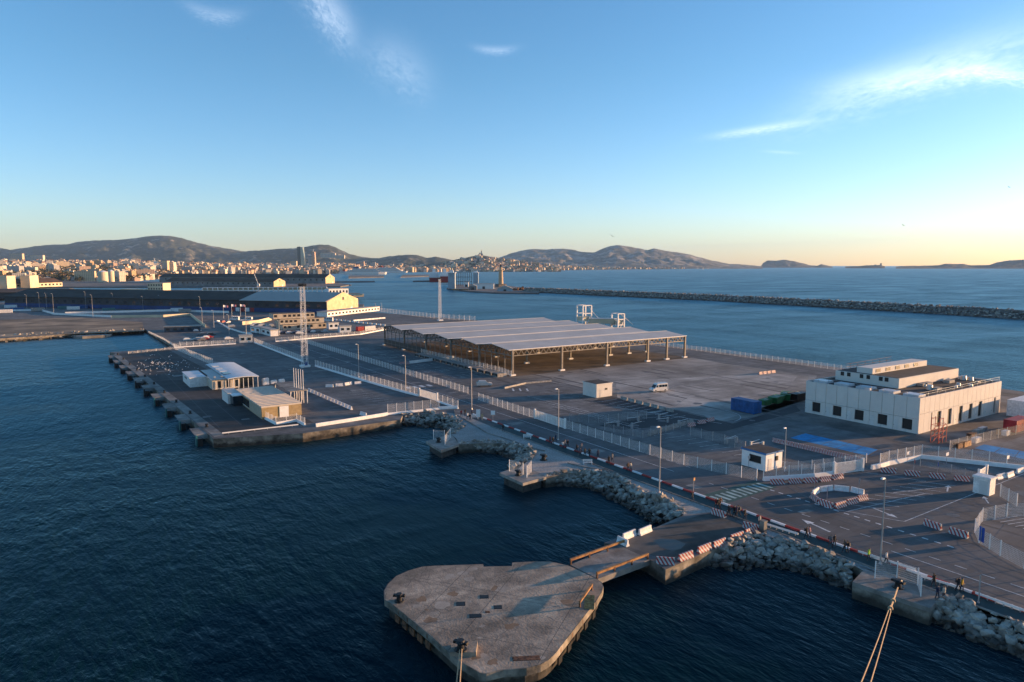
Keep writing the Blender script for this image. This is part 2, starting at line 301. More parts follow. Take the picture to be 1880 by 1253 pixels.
for k in range(16): mline((100 + k * 2.7, 196 + k * .1), (100 + k * 2.7, 290), .1, 6, 9) if k < 9 else None
mline(g2(1020, 705), g2(1420, 690), .1); mline(g2(1130, 748), g2(1325, 778), .2)
for r in range(14):
    a0 = r * .12 - .2; c = g2(1290, 762); mline((c.x + 9 * math.cos(a0), c.y - 9 * math.sin(a0)), (c.x + 9 * math.cos(a0 + .12), c.y - 9 * math.sin(a0 + .12)), .15)
def arrow(x, y, a, s=1.0):
    for p in ([(-.12, -2), (.12, -2), (.12, .6), (-.12, .6)], [(-.5, .6), (.5, .6), (0, 2.0)]):
        mk.sheet(rotp([(u * s, v * s) for u, v in p], a, x, y), ZM)
arrow(*g2(1497, 965), -.2, 1.3); arrow(*g2(1625, 942), 2.9, 1.1); arrow(*g2(1740, 897), -1.2, 1.0); arrow(*g2(1810, 918), -1.0, .9)
zb_ = MB()
for k in range(10):                               # zebra crossing on a green ground
    zb_.sheet(rect(KX + .9 + k * 1.32, KX + 1.5 + k * 1.32, 68.4, 71.4), ZM)
overlay('crossing_paint', [(KX + .3, 67.6), (FX + 1.5, 68.2), (FX + 1.5, 72.6), (KX + .3, 72.4)], M('crossing_green', (.035, .10, .085), .8, var=.2), 2)
for k in range(4): mk.sheet(rect(86.2 + k * 2.4, 87.4 + k * 2.4, 187, 190.2), ZM)
for k in range(3): mk.sheet(rotp([(-.25, -2), (.25, -2), (.25, 2), (-.25, 2)], -.5, *g2(942 + k * 13, 716)), ZM)
build(zb_, 'crossing_stripes', M('pale_teal_paint', (.33, .45, .42), .8, var=.2), ground)['kind'] = 'stuff'
mo = struct(build(mk, 'road_markings', LINE, ground)); mo['kind'] = 'stuff'
BLUEP = M('blue_bay_paint', (.005, .24, .50), .75, var=.2, scale=.5); PALEB = M('worn_blue_paint', (.035, .085, .13), .8, var=.35, scale=.5)
def bays(p0, p1, q1, q0, n):
    for i in range(n):
        a = [Vector(p0).lerp(Vector(p1), (i + e) / n) for e in (.02, .98)]; b = [Vector(q0).lerp(Vector(q1), (i + e) / n) for e in (.98, .02)]
        overlay('blue_bay', [tuple(G(*v).to_2d()) for v in a + b], BLUEP, 3)
bays((1478, 796), (1612, 826), (1592, 837), (1450, 804), 5)
overlay('worn_blue_bay', P((1612, 827), (1640, 824), (1625, 834), (1596, 838)), PALEB, 3)
bays((1806, 816), (1905, 834), (1900, 848), (1788, 823), 3)
overlay('worn_blue_bay', P((1786, 824), (1880, 842), (1880, 850), (1840, 848), (1772, 833)), PALEB, 2)
# patched asphalt, tar joints, tyre tracks, drains: the wear of the yard
rq = random.Random(31); tar = MB(); DRK = [M('patch_dark', (.095, .089, .083), .85, var=.2, scale=.8), M('patch_pale', (.24, .225, .205), .88, var=.2, scale=.6), M('oil_stain', (.115, .105, .098), .6, var=.3, scale=1.5)]
def inshape(p): return True
zones_ = [((100, 122), (110, 185)), ((100, 124), (185, 330)), ((128, 152), (100, 185)), ((86, 96), (-10, 330)), ((100, 140), (36, 66)), ((28, 76), (165, 330)), ((150, 230), (110, 186)), ((200, 232), (60, 110))]
for k in range(120):
    (xa, xb), (ya, yb) = zones_[k % len(zones_)]; x, y = rq.uniform(xa, xb), rq.uniform(ya, yb); w_, h_ = (rq.uniform(1.5, 6), rq.uniform(1, 3)) if k % 2 else (rq.uniform(.5, 1.2), rq.uniform(6, 22))
    overlay('asphalt_patch', rotp([(-w_ / 2, -h_ / 2), (w_ / 2, -h_ / 2 * rq.uniform(.8, 1)), (w_ / 2 * rq.uniform(.8, 1), h_ / 2), (-w_ / 2, h_ / 2)], rq.choice((0, 0, .05, -.06)), x, y), DRK[k % 2], 3.2 + k * .004)
for k in range(90):
    (xa, xb), (ya, yb) = zones_[k % len(zones_)]; x, y = rq.uniform(xa, xb), rq.uniform(ya, yb); r0 = rq.uniform(.4, 1.5); tar.sheet([(x + r0 * math.cos(a * .7) * rq.uniform(.6, 1.2), y + r0 * math.sin(a * .7) * rq.uniform(.6, 1.2)) for a in range(9)], Z0 + .0150 + k * 1e-6)
for k in range(40):
    (xa, xb), (ya, yb) = zones_[k % len(zones_)]; x = rq.uniform(xa, xb); strip(tar, (x, ya), (x + rq.uniform(-.4, .4), yb), .09, Z0 + .0152 + k * 1e-6) if k % 2 else strip(tar, (xa, rq.uniform(ya, yb)), (xb, rq.uniform(ya, yb)), .08, Z0 + .0154 + k * 1e-6)
for k in range(26):                               # tyre tracks, paired arcs
    (xa, xb), (ya, yb) = zones_[k % len(zones_)]; x, y, r0, a0 = rq.uniform(xa, xb), rq.uniform(ya, yb), rq.uniform(9, 26), rq.uniform(0, 6.3)
    for rr_ in (r0, r0 + 1.7):
        for j in range(9): strip(tar, (x + rr_ * math.cos(a0 + j * .08), y + rr_ * math.sin(a0 + j * .08)), (x + rr_ * math.cos(a0 + j * .08 + .08), y + rr_ * math.sin(a0 + j * .08 + .08)), .22, Z0 + .0145 + k * 1e-6)
tr_ = build(tar, 'tar_joints_and_stains', DRK[2], ground); tr_['kind'] = 'stuff'
for k in range(16):
    (xa, xb), (ya, yb) = zones_[k % len(zones_)]; mb = MB(); x, y = rq.uniform(xa, xb), rq.uniform(ya, yb); mb.cone(x, y, Z0, Z0 + .02, .45, .45, 12); struct(build(mb, 'drain_cover', DRK[0], ground))
# kerb stones along the cycle lane, red and white in turn, each a block of its own
RED = M('red_paint', (.36, .035, .03), .7, var=.25, scale=1.0)
def kerb_run(x, y0, y1, step=2.4):
    a = MB().box(-.17, .17, -step / 2 + .01, step / 2 - .01, 0, .24); mr = a.mesh('kerb_block', RED); mw = a.mesh('kerb_block', WHITE)
    root = thing('kerb', 'low kerb of alternating red and white blocks along the road', 'kerb', (x, y0, Z0)); k = 0; y = y0 + step / 2
    while y < y1:
        put(mr if k % 2 else mw, 'kerb_block', root, (0, y - y0, 0)); y += step; k += 1
kerb_run(KX, -20, 146)
mb = MB()
for a, b in zip(edge_line, edge_line[1:]): mb.box(min(a[0], b[0]) - .1, max(a[0], b[0]) + .1, a[1], b[1], Z0 - .1, Z0 + .16) if a[0] == b[0] else None
struct(build(mb, 'path_edging', PIERC))
# pale stone edging curving through the gravel
def edging(pts):
    mb = MB(); q = [g2(*p) for p in pts]
    for a, b in zip(q, q[1:]): mb.bar((a.x, a.y, Z0 + .06), (b.x, b.y, Z0 + .06), .17)
    solo(mb, 'stone_edging', PIERC, 'pale stone edging winding through the gravel walk' if len(pts) > 5 else 'short pale stone edging in the gravel near the second mooring platform', 'edging', 'edgings')
edging([(834, 753), (836, 761), (860, 775), (895, 796), (940, 810), (975, 823), (1000, 829)]); edging([(1042, 851), (1070, 858), (1110, 864), (1150, 880)])

# ---------------------------------------------------------------- hills
def hill_mat(name, g1, g2_, rock, amt, sc=.0022):
    m = bpy.data.materials.new(name); m.use_nodes = True; t = m.node_tree; p = t.nodes['Principled BSDF']; p.inputs['Roughness'].default_value = .95; p.inputs['Specular IOR Level'].default_value = .1
    g = N(t, 'ShaderNodeNewGeometry'); n = N(t, 'ShaderNodeTexNoise', i_Scale=sc, i_Detail=9.0, i_Roughness=.68); L(t, g.outputs['Position'], n.inputs['Vector'])
    n2 = N(t, 'ShaderNodeTexNoise', i_Scale=sc * 4, i_Detail=6.0, i_Roughness=.7); L(t, g.outputs['Position'], n2.inputs['Vector'])
    r = N(t, 'ShaderNodeValToRGB'); r.color_ramp.elements[0].color = (*g1, 1); r.color_ramp.elements[1].color = (*g2_, 1); r.color_ramp.elements[0].position = .4; r.color_ramp.elements[1].position = .6; L(t, n2.outputs[0], r.inputs[0])
    k = N(t, 'ShaderNodeValToRGB'); k.color_ramp.elements[0].position = amt; k.color_ramp.elements[1].position = amt + .12; L(t, n.outputs[0], k.inputs[0])
    mx = N(t, 'ShaderNodeMix', data_type='RGBA'); L(t, k.outputs[0], mx.inputs[0]); L(t, r.outputs[0], mx.inputs[6]); mx.inputs[7].default_value = (*rock, 1)
    L(t, mx.outputs[2], p.inputs['Base Color']); return m
HM = hill_mat('hill_scrub', (.040, .050, .034), (.085, .085, .058), (.40, .34, .27), .55, .0045)
HM2 = hill_mat('hill_limestone', (.10, .10, .08), (.20, .19, .16), (.36, .33, .29), .50, .004)
HM3 = hill_mat('island_rock', (.10, .095, .075), (.17, .155, .125), (.25, .22, .18), .6, .004)
def ridge(name, sil, D, depth, m, seed, rough=1.0, step=5.0):
    xs = []; x = sil[0][0]
    while x <= sil[-1][0]: xs.append(x); x += step
    rows = 18; v = []; f = []
    def top(x):
        for (a, b), (c, d) in zip(sil, sil[1:]):
            if a <= x <= c: u = (x - a) / (c - a); u = u * u * (3 - 2 * u) * .5 + u * .5; return b + (d - b) * u
        return sil[-1][1]
    for i, x in enumerate(xs):
        crest = V(x, top(x) + mnoise.noise(Vector((x * .11, seed, 0))) * .7 * rough + mnoise.noise(Vector((x * .4, seed, 3))) * .35 * rough, D).z
        for j in range(rows + 3):
            t = j / rows; Dj = D - depth * (1 - t)
            q = V(x, HY, Dj)
            if t <= 1: 
                rn = mnoise.ridged_multi_fractal(Vector((q.x, q.y, seed * 999)) * (8.0 / depth), .9, 2.1, 5, 1.0, 2.0, noise_basis='PERLIN_ORIGINAL')
                e = t ** .85; z = crest * e * (1 - (1 - t) * .85 * max(0, min(1.6, 1.7 - rn)) * min(1, t * 4))
            else: z = crest * (1 - (t - 1) * 3)
            v.append((q.x, q.y, max(z, 0) - (3 if t == 0 else 0)))
    w_ = rows + 3
    for i in range(len(xs) - 1):
        for j in range(w_ - 1): f.append((i * w_ + j, (i + 1) * w_ + j, (i + 1) * w_ + j + 1, i * w_ + j + 1))
    me = bpy.data.meshes.new(name); me.from_pydata(v, [], f); me.materials.append(m); me.polygons.foreach_set('use_smooth', [True] * len(f)); me.update()
    return struct(put(me, name))
ridge('mountain', [(-260, 470), (-120, 463), (0, 455), (20, 459), (45, 456), (70, 452), (100, 449.5), (125, 449), (150, 444), (175, 442), (215, 441), (250, 438), (275, 434), (300, 433), (318, 434), (335, 437), (350, 442), (370, 447), (395, 453), (420, 457), (450, 462), (480, 466), (520, 474), (560, 482)], 10500, 3600, HM, 1, 1.0, 4)
ridge('mountain', [(400, 476), (430, 466), (460, 461), (490, 459.5), (515, 457), (540, 456.5), (560, 454), (575, 451), (590, 449.5), (604, 450), (616, 454), (630, 461), (645, 467.5), (665, 472), (690, 475), (720, 479), (760, 484)], 9500, 2600, HM, 2, 1.0, 4)
ridge('mountain', [(600, 484), (650, 476), (675, 474), (695, 474.5), (715, 471), (735, 469), (750, 468), (765, 468.5), (785, 474), (800, 471.5), (812, 474), (830, 477.5), (860, 479), (900, 482), (940, 487)], 8500, 2200, HM, 3, 1.0, 4)
CHURCH = ridge('church_hill', [(770, 487), (800, 484), (825, 479.5), (850, 474.5), (868, 471), (880, 468.5), (892, 470), (905, 473), (918, 475), (935, 477), (955, 479), (985, 482), (1010, 486), (1030, 490)], 5600, 1300, HM, 4, .6, 4)
ridge('mountain', [(880, 486), (905, 479), (920, 472), (940, 465), (960, 460), (977, 457.5), (1000, 458.5), (1020, 457.3), (1040, 457), (1052, 459), (1068, 463), (1090, 464), (1108, 456), (1122, 451.5), (1135, 450.5), (1150, 452.5), (1170, 456), (1188, 459.5), (1200, 456.5), (1222, 461), (1245, 464), (1262, 467), (1285, 473), (1310, 479.5), (1340, 485), (1358, 485.7), (1375, 487), (1400, 489.5)], 11500, 3200, HM2, 5, .9, 4)
ridge('rocky_island', [(1396, 490), (1401, 483), (1409, 478.5), (1424, 479), (1440, 477.3), (1455, 479.5), (1470, 483), (1488, 487.5), (1499, 488.5), (1508, 485.3), (1514, 487), (1530, 490)], 13000, 700, HM3, 6, .5, 2.5)
ridge('low_island', [(1645, 490), (1665, 488.5), (1700, 488.2), (1722, 487.5), (1736, 484.5), (1752, 485), (1768, 485), (1782, 487.5), (1815, 487), (1832, 481.5), (1853, 478.5), (1880, 477), (1930, 472), (2000, 469), (2080, 474), (2160, 484), (2200, 490)], 9500, 900, HM3, 7, .6, 4)
ridge('castle_island', [(1552, 489.6), (1575, 489), (1592, 487.6), (1606, 487.2), (1620, 488), (1626, 489.6)], 10000, 250, HM3, 8, .3, 2.5)

# ---------------------------------------------------------------- far harbour and city ground
GREY = M('harbour_ground', (.15, .14, .13), .9, var=.2, scale=.02)
def slab(name, poly, m=GREY, z=2.0):
    mb = MB(); mb.prism(poly, -2, z); return struct(build(mb, name, m))
slab('harbour_pier', P((-500, 547), (560, 548), (668, 542), (660, 538.5), (350, 533), (-500, 527)))
slab('harbour_pier', P((-500, 526), (300, 527), (625, 526), (645, 523), (615, 519), (-500, 514)))
slab('harbour_mole', P((600, 518.2), (688, 517.2), (688, 516), (600, 516.6)))
slab('harbour_mole', P((758, 516.8), (830, 516), (830, 514.5), (758, 515.5)))
slab('harbour_quay', P((640, 510.5), (705, 509), (705, 506), (640, 506)))
slab('harbour_quay', P((735, 509), (790, 507.5), (790, 504.5), (740, 505)))
def city_top(px):
    pts = [(-300, 476), (0, 477), (120, 478), (240, 478), (330, 480), (420, 481), (500, 482), (560, 483), (620, 480), (680, 484), (760, 485), (850, 483), (900, 480), (950, 479.5), (1000, 481.5), (1060, 484.5), (1160, 487.5), (1260, 489.5)]
    for (a, b), (c, d) in zip(pts, pts[1:]):
        if a <= px <= c: return b + (d - b) * (px - a) / (c - a)
    return 489.5
def city_front(px):
    pts = [(-300, 1500), (0, 1550), (240, 1700), (330, 2200), (420, 3000), (640, 3300), (660, 3800), (850, 4300), (1000, 5400), (1260, 7600)]
    for (a, b), (c, d) in zip(pts, pts[1:]):
        if a <= px <= c: return b + (d - b) * (px - a) / (c - a)
    return 7600
def city_z(px, D):
    D0 = city_front(px); D1 = D0 + (2300 if px < 500 else 1900); t = max(0, min(1.15, (D - D0) / (D1 - D0)))
    zt = CAMZ + (HY - city_top(px) - 5.0) / F * D1
    return 3 + max(0, zt - 3) * (t ** 1.15)
v = []; f = []; nx, ny = 150, 16
for i in range(nx + 1):
    px = -280 + i * 1540 / nx
    for j in range(ny + 1):
        D = city_front(px) - 40 + 2700 * j / ny; q = V(px, HY, D); v.append((q.x, q.y, city_z(px, D) - 1 if j else -2))
for i in range(nx):
    for j in range(ny): f.append((i * (ny + 1) + j, (i + 1) * (ny + 1) + j, (i + 1) * (ny + 1) + j + 1, i * (ny + 1) + j + 1))
me = bpy.data.meshes.new('city_ground'); me.from_pydata(v, [], f); me.materials.append(M('city_earth', (.075, .07, .055), .95, var=.35, scale=.01)); me.update(); struct(put(me, 'city_ground'))
# ================================================================ rock revetments and mooring platforms
ROCK = [M('rock_grey', (.30, .27, .23), .9, var=.3, scale=1.2, bump=.5, wet=True), M('rock_pale', (.43, .385, .325), .9, var=.25, scale=1.2, bump=.5, wet=True), M('rock_brown', (.27, .225, .18), .9, var=.3, scale=1.2, bump=.5, wet=True)]
def boulder(seed, n=15):
    rnd = random.Random(seed); bm = bmesh.new()
    for _ in range(n):
        d = Vector((rnd.gauss(0, 1), rnd.gauss(0, 1), rnd.gauss(0, 1))).normalized(); bm.verts.new((d.x * .62, d.y * .5, d.z * .42) if rnd.random() < .8 else (d.x * .5, d.y * .42, d.z * .36))
    r = bmesh.ops.convex_hull(bm, input=bm.verts); bmesh.ops.delete(bm, geom=[g for g in r['geom_interior'] if isinstance(g, bmesh.types.BMVert)], context='VERTS')
    return bm
def boulder_mesh(seed, m, n=15):
    bm = boulder(seed, n); me = bpy.data.meshes.new('rock'); bm.to_mesh(me); bm.free(); me.materials.append(m); return me
BM = [boulder_mesh(i, ROCK[(0, 1, 0, 1, 2, 0)[i % 6]], 10 + i % 4) for i in range(12)]
BV = []
for me in BM: BV.append(([v.co.copy() for v in me.vertices], [tuple(p.vertices) for p in me.polygons], [ROCK.index(me.materials[0])] * len(me.polygons)))
def rock_stuff(spots, name, parent):
    v, f, mi = [], [], []
    for (p, s, e, k) in spots:
        i = len(v); mtx = e.to_matrix(); vv, ff, mm = BV[k]
        v += [tuple(p + mtx @ (c * s)) for c in vv]; f += [tuple(a + i for a in q) for q in ff]; mi += mm
    me = bpy.data.meshes.new(name); me.from_pydata(v, [], f)
    for m in ROCK: me.materials.append(m)
    me.polygons.foreach_set('material_index', mi); me.update(); o = put(me, name, parent); o['kind'] = 'stuff'; return o
from mathutils import Euler
def revetment(top, bot, label, n_parts, n_stuff, smin, smax, seed):
    rnd = random.Random(seed); T = [G(*p) for p in top]; B = [G(*p, 0.0) for p in bot]
    root = thing('rock_revetment', label, 'rocks', (T[0].x, T[0].y, 0), 0, 'rock slopes below the walkway'); o = Vector(root.location)
    mb = MB(); m = 24
    def along(L_, t):
        t *= len(L_) - 1; i = min(int(t), len(L_) - 2); return L_[i].lerp(L_[i + 1], t - i)
    for i in range(m):
        a, b, c, d = along(T, i / m), along(T, (i + 1) / m), along(B, (i + 1) / m), along(B, i / m)
        mb.face([a - o + Vector((0, 0, -.25)), b - o + Vector((0, 0, -.25)), c - o + Vector((0, 0, -.7)), d - o + Vector((0, 0, -.7))])
    build(mb, 'rubble_bed', RUBBLE_SHADE, root)
    spots = []
    for k in range(n_parts + n_stuff):
        t, u = rnd.random(), rnd.random(); p = along(T, t).lerp(along(B, t), u * 1.10 - .08); p.z += rnd.uniform(-.15, .3)
        spots.append((p - o, (smin * .75 + (smax - smin * .75) * rnd.random() ** 1.7) * (1.0 if k < n_parts else .66), Euler((rnd.uniform(-.5, .5), rnd.uniform(-.5, .5), rnd.uniform(0, 6.3))), rnd.randrange(12)))
    for p, s, e, k in spots[:n_parts]: 
        q = put(BM[k], 'rock', root, p, e, (s, s, s * rnd.uniform(.8, 1.1)))
    if n_stuff: rock_stuff(spots[n_parts:], 'small_rocks', root)
revetment([(1332, 1001), (1373, 986), (1407, 984), (1458, 999), (1500, 1009), (1562, 1037)], [(1296, 1037), (1343, 1048), (1394, 1043), (1458, 1048), (1500, 1058), (1562, 1084)], 'boulder slope between the puddled platform and the mooring platform', 125, 420, 1.0, 1.95, 1)
revetment([(1716, 1104), (1759, 1101), (1799, 1117), (1880, 1151), (1960, 1185)], [(1706, 1138), (1780, 1176), (1826, 1190), (1880, 1210), (1960, 1240)], 'pale boulder slope at the lower right beyond the mooring platform', 80, 230, .95, 1.8, 2)
revetment([(1003, 874), (1045, 867), (1094, 867), (1135, 876), (1179, 905), (1231, 919), (1256, 945)], [(994, 892), (1040, 893), (1075, 896), (1101, 905), (1135, 923), (1168, 940), (1197, 964)], 'long curved boulder slope along the gravel walk', 95, 760, 1.1, 2.0, 3)
revetment([(842, 815), (876, 812), (927, 812), (961, 819), (983, 829), (973, 842), (940, 860)], [(838, 830), (880, 831), (905, 832), (924, 837), (938, 842), (944, 847), (934, 856)], 'dark boulder slope between the two small mooring platforms', 0, 520, 1.2, 2.3, 4)
revetment([(740, 761), (791, 758), (822, 763), (856, 780), (832, 796)], [(740, 783), (780, 785), (808, 786), (816, 791), (820, 797)], 'boulder slope beside the corner of the terminal pier', 0, 380, 1.2, 2.4, 5)
revetment([(-60, 619), (60, 613), (150, 610), (265, 605)], [(-60, 633), (60, 626), (150, 620), (265, 611)], 'rocky bank below the bare earth across the basin', 0, 220, 2.0, 4.0, 6)
STEEL = M('galvanised_steel', (.42, .43, .44), .45, .6, var=.15, scale=2.0); DARKS = M('dark_steel', (.05, .052, .055), .5, .4, var=.3, scale=2.0); RUST = M('rusty_steel', (.17, .075, .035), .8, var=.45, scale=2.0); BLACK = M('black_iron', (.015, .015, .016), .5, .3, var=.2)
FENCEW = M('fence_white', (.78, .76, .72), .55, var=.06, scale=1.0); OCHRE = M('ochre_lit_rail', (.38, .20, .07), .7, var=.35, scale=1.2, c2=(.17, .08, .04))  # on the crash rails the ochre stands for yellow light on rusty steel
def bollard_mesh():
    mb = MB(); mb.cone(0, 0, 0, .1, .62, .6, 12); mb.cone(0, 0, .1, .65, .36, .30, 12); mb.cone(0, 0, .65, .80, .32, .50, 12); mb.cone(0, 0, .80, 1.0, .50, .34, 12)
    mb.hexa([(-.2, -.75, .62), (.2, -.75, .62), (.2, .75, .62), (-.2, .75, .62)], [(-.2, -.7, .88), (.2, -.7, .88), (.2, .7, .88), (-.2, .7, .88)]); return mb.mesh('mooring_bollard', BLACK)
BOLL = bollard_mesh()
def bollard(p, label, s=1.0, rz=0.0): tag(put(BOLL, 'mooring_bollard', None, p, rz, (s, s, s)), label, 'bollard', 'mooring bollards')
# ---------------------------------------------------------------- concrete mooring dolphin at the bottom of the view
DZ = Z0
dol = P((705, 1085), (712, 1072), (727, 1058), (749, 1048), (775, 1040.5), (795, 1039), (887, 1036), (888, 1040.5), (940, 1039.5), (941, 1033), (984, 1031), (1010, 1031), (1043, 1038), (1094, 1062), (1104.5, 1069), (1108, 1077), (1106, 1085), (1096.5, 1101), (1019, 1201), (1007.5, 1211.5), (993, 1220), (967, 1227), (924, 1230), (892.5, 1237), (881, 1236), (841, 1213), (793.5, 1170), (723, 1112), (706, 1101))
c0 = (sum(p[0] for p in dol) / len(dol), sum(p[1] for p in dol) / len(dol))
root = thing('mooring_dolphin', 'rounded triangular concrete mooring island in the dark water', 'pier', (*c0, 0)); o = Vector((*c0, 0))
TOPC = M('weathered_pink_concrete', (.47, .37, .27), .9, var=.15, scale=.7, big=.5, bigscale=.16, bump=.4, c2=(.28, .225, .17), detail=9, streak=.22)
def local(poly): return [(p[0] - c0[0], p[1] - c0[1]) for p in poly]
def shrink(poly, k): return [(p[0] * k, p[1] * k) for p in poly]
dl = local(dol); a_ = sum(dl[i][0] * dl[(i + 1) % len(dl)][1] - dl[(i + 1) % len(dl)][0] * dl[i][1] for i in range(len(dl)))
if a_ < 0: dl = dl[::-1]
mb = MB(); mb.hexa([(x, y, Z0 - .75) for x, y in dl], [(x, y, Z0) for x, y in dl]); build(mb, 'deck_slab', [PIERE], root)
mb = MB(); mb.sheet(shrink(dl, .993), Z0 + .004); build(mb, 'deck_surface', TOPC, root)
ck = MB(); rq2 = random.Random(8)
def inside(x, y):
    r_ = False
    for (x0, y0), (x1, y1) in zip(dl, dl[1:] + dl[:1]):
        if (y0 > y) != (y1 > y) and x < (x1 - x0) * (y - y0) / (y1 - y0) + x0: r_ = not r_
    return r_
for k in range(46):                               # joints across the slab and wandering cracks
    if k < 6: x, y, a0, n_ = rq2.uniform(-8, 8), rq2.uniform(-8, 8), (0.62 if k % 2 else 2.19), 40
    else: x, y, a0, n_ = rq2.uniform(-12, 12), rq2.uniform(-12, 12), rq2.uniform(0, 6.3), rq2.randint(5, 16)
    for s_ in ((-1, 1) if k < 6 else (1,)):
        px_, py_, aa = x, y, a0 + (math.pi if s_ < 0 else 0)
        for j in range(n_):
            qx, qy = px_ + .5 * math.cos(aa), py_ + .5 * math.sin(aa)
            if inside(px_, py_) and inside(qx, qy): strip(ck, (px_, py_), (qx, qy), .05 if k < 6 else rq2.uniform(.02, .05), Z0 + .0055 + k * 1e-5)
            px_, py_ = qx, qy; aa += 0 if k < 6 else rq2.uniform(-.6, .6)
for k in range(60):
    x, y, r0 = rq2.uniform(-14, 14), rq2.uniform(-14, 14), rq2.uniform(.15, .9)
    if all(inside(x + r0 * math.cos(a), y + r0 * math.sin(a)) for a in range(6)): ck.sheet([(x + r0 * math.cos(a * .63) * rq2.uniform(.5, 1.2), y + r0 * math.sin(a * .63) * rq2.uniform(.5, 1.2)) for a in range(10)], Z0 + .0045 + k * 1e-5, 1 + k % 2)
build(ck, 'cracks_and_stains', [M('crack_dark', (.07, .06, .052), .95), M('stain_rust', (.26, .17, .105), .95, var=.2), M('stain_pale', (.37, .31, .245), .95, var=.15)], root)['kind'] = 'stuff'
mb = MB(); mb.hexa([(x, y, -3) for x, y in shrink(dl, .955)], [(x, y, Z0 - .76) for x, y in shrink(dl, .955)]); build(mb, 'caisson', PIERE, root)
# fender recesses and rust panels down the seaward side
def side_panels(parent, poly, i0, i1, n, m, z0, z1, wd, out=.06, name='fender_panel'):
    for k in range(n):
        t = (k + .5) / n * (i1 - i0) + i0; i = int(t); a, b = Vector(poly[i % len(poly)]), Vector(poly[(i + 1) % len(poly)]); p = a.lerp(b, t - i); d = (b - a).normalized(); nn = Vector((d.y, -d.x)) * out
        q = MB(); q.hexa([(*(p - d * wd / 2 - nn), z0), (*(p - d * wd / 2 + nn), z0), (*(p + d * wd / 2 + nn), z0), (*(p + d * wd / 2 - nn), z0)][::1], [(*(p - d * wd / 2 - nn), z1), (*(p - d * wd / 2 + nn), z1), (*(p + d * wd / 2 + nn), z1), (*(p + d * wd / 2 - nn), z1)]); build(q, name, m, parent)
far_i = max(range(len(dl)), key=lambda i: dl[i][0] - dl[i][1])
near_edges = [i for i in range(len(dl)) if (Vector(dl[(i + 1) % len(dl)]) - Vector(dl[i])).length > 6]
for i in near_edges: side_panels(root, dl, i, i + 1, 5, RUST if dl[i][0] + dl[i][1] > -8 else BLACK, Z0 - 1.6, Z0 - .8, .9, .08)
for i in near_edges: side_panels(root, dl, i, i + 1, 4, RUST, Z0 - .62, Z0 - .12, .16, .012, 'rust_stain_bar')
for (px, py), w_, h_, nm, m in (((846, 1109), 1.0, .9, 'deck_hatch', BLACK), ((889, 1096), 1.0, .8, 'deck_hatch', BLACK), ((914, 1115), .9, .8, 'deck_hatch', BLACK), ((873, 1131), 1.3, .8, 'deck_hatch', BLACK), ((895, 1124), .5, .4, 'deck_hatch', RUST), ((966, 1209), 2.6, .75, 'rusty_plate', RUST)):
    p = G(px, py) - o; mb = MB(); mb.box(-w_ / 2, w_ / 2, -h_ / 2, h_ / 2, 0, .02); mb.box(-w_ / 2 + .08, w_ / 2 - .08, -h_ / 2 + .08, h_ / 2 - .08, .02, .03); q = build(mb, nm, m, root); q.location = (p.x, p.y, Z0 + .006); q.rotation_euler.z = -.5
mb = MB(); mb.box(-1.25, 1.25, -1.0, 1.0, 0, .45); q = build(mb, 'bollard_plinth', TOPC, root); p = G(852, 1195) - o; q.location = (p.x, p.y, Z0 + .004); q.rotation_euler.z = -.6
bollard(G(846, 1193, Z0 + .454), 'black bollard on a plinth at the near edge of the concrete mooring island', 1.0, .6)
bollard(G(733, 1104), 'weathered bollard at the left edge of the concrete mooring island', .9, .9)
mb = MB(); p = G(1082, 1106) - o; mb.box(-.55, .55, -1.6, 1.6, 0, .05); q = build(mb, 'mossy_well', M('moss_green', (.06, .10, .05), .9, var=.4, scale=2), root); q.location = (p.x, p.y, Z0 + .004); q.rotation_euler.z = -.72
# ramp from the island to the platform, and its crash rails
def slab_thing(name, px4, label, th=.7, m=PIERC):
    q = [G(*p) for p in px4]; mb = MB(); mb.prism([(v.x, v.y) for v in q], Z0 - th, Z0 + .003); return solo(mb, name, [m], label, 'ramp')
slab_thing('access_ramp', [(1047, 1037), (1098, 1063), (1193, 1028), (1134, 1000)], 'flat concrete ramp joining the mooring island to the puddled platform')
def crash_rail(a, b, label, posts=3, h=.75):
    A_, B_ = G(*a), G(*b); d = B_ - A_; n = d.length; root = thing('crash_rail', label, 'railing', A_, math.atan2(d.y, d.x), 'ochre crash rails')
    mb = MB(); mb.hexa([(0, -.05, h - .32), (n, -.05, h - .32), (n, .05, h - .32), (0, .05, h - .32)], [(0, -.12, h), (n, -.12, h), (n, .12, h), (0, .12, h)]); build(mb, 'rail', OCHRE, root)
    for k in range(posts):
        x = n * k / (posts - 1); mb = MB(); mb.box(-.09, .09, -.09, .09, 0, h - .05); q = build(mb, 'post', RUST, root); q.location.x = min(max(x, .1), n - .1)
crash_rail((1047, 1037), (1147, 1001), 'ochre crash rail on the far side of the concrete ramp', 4)
crash_rail((1095, 1062), (1190, 1026), 'ochre crash rail on the near side of the concrete ramp', 4)
crash_rail((1064, 1116), (1087, 1083), 'short ochre rail beside the mossy well on the mooring island', 2)
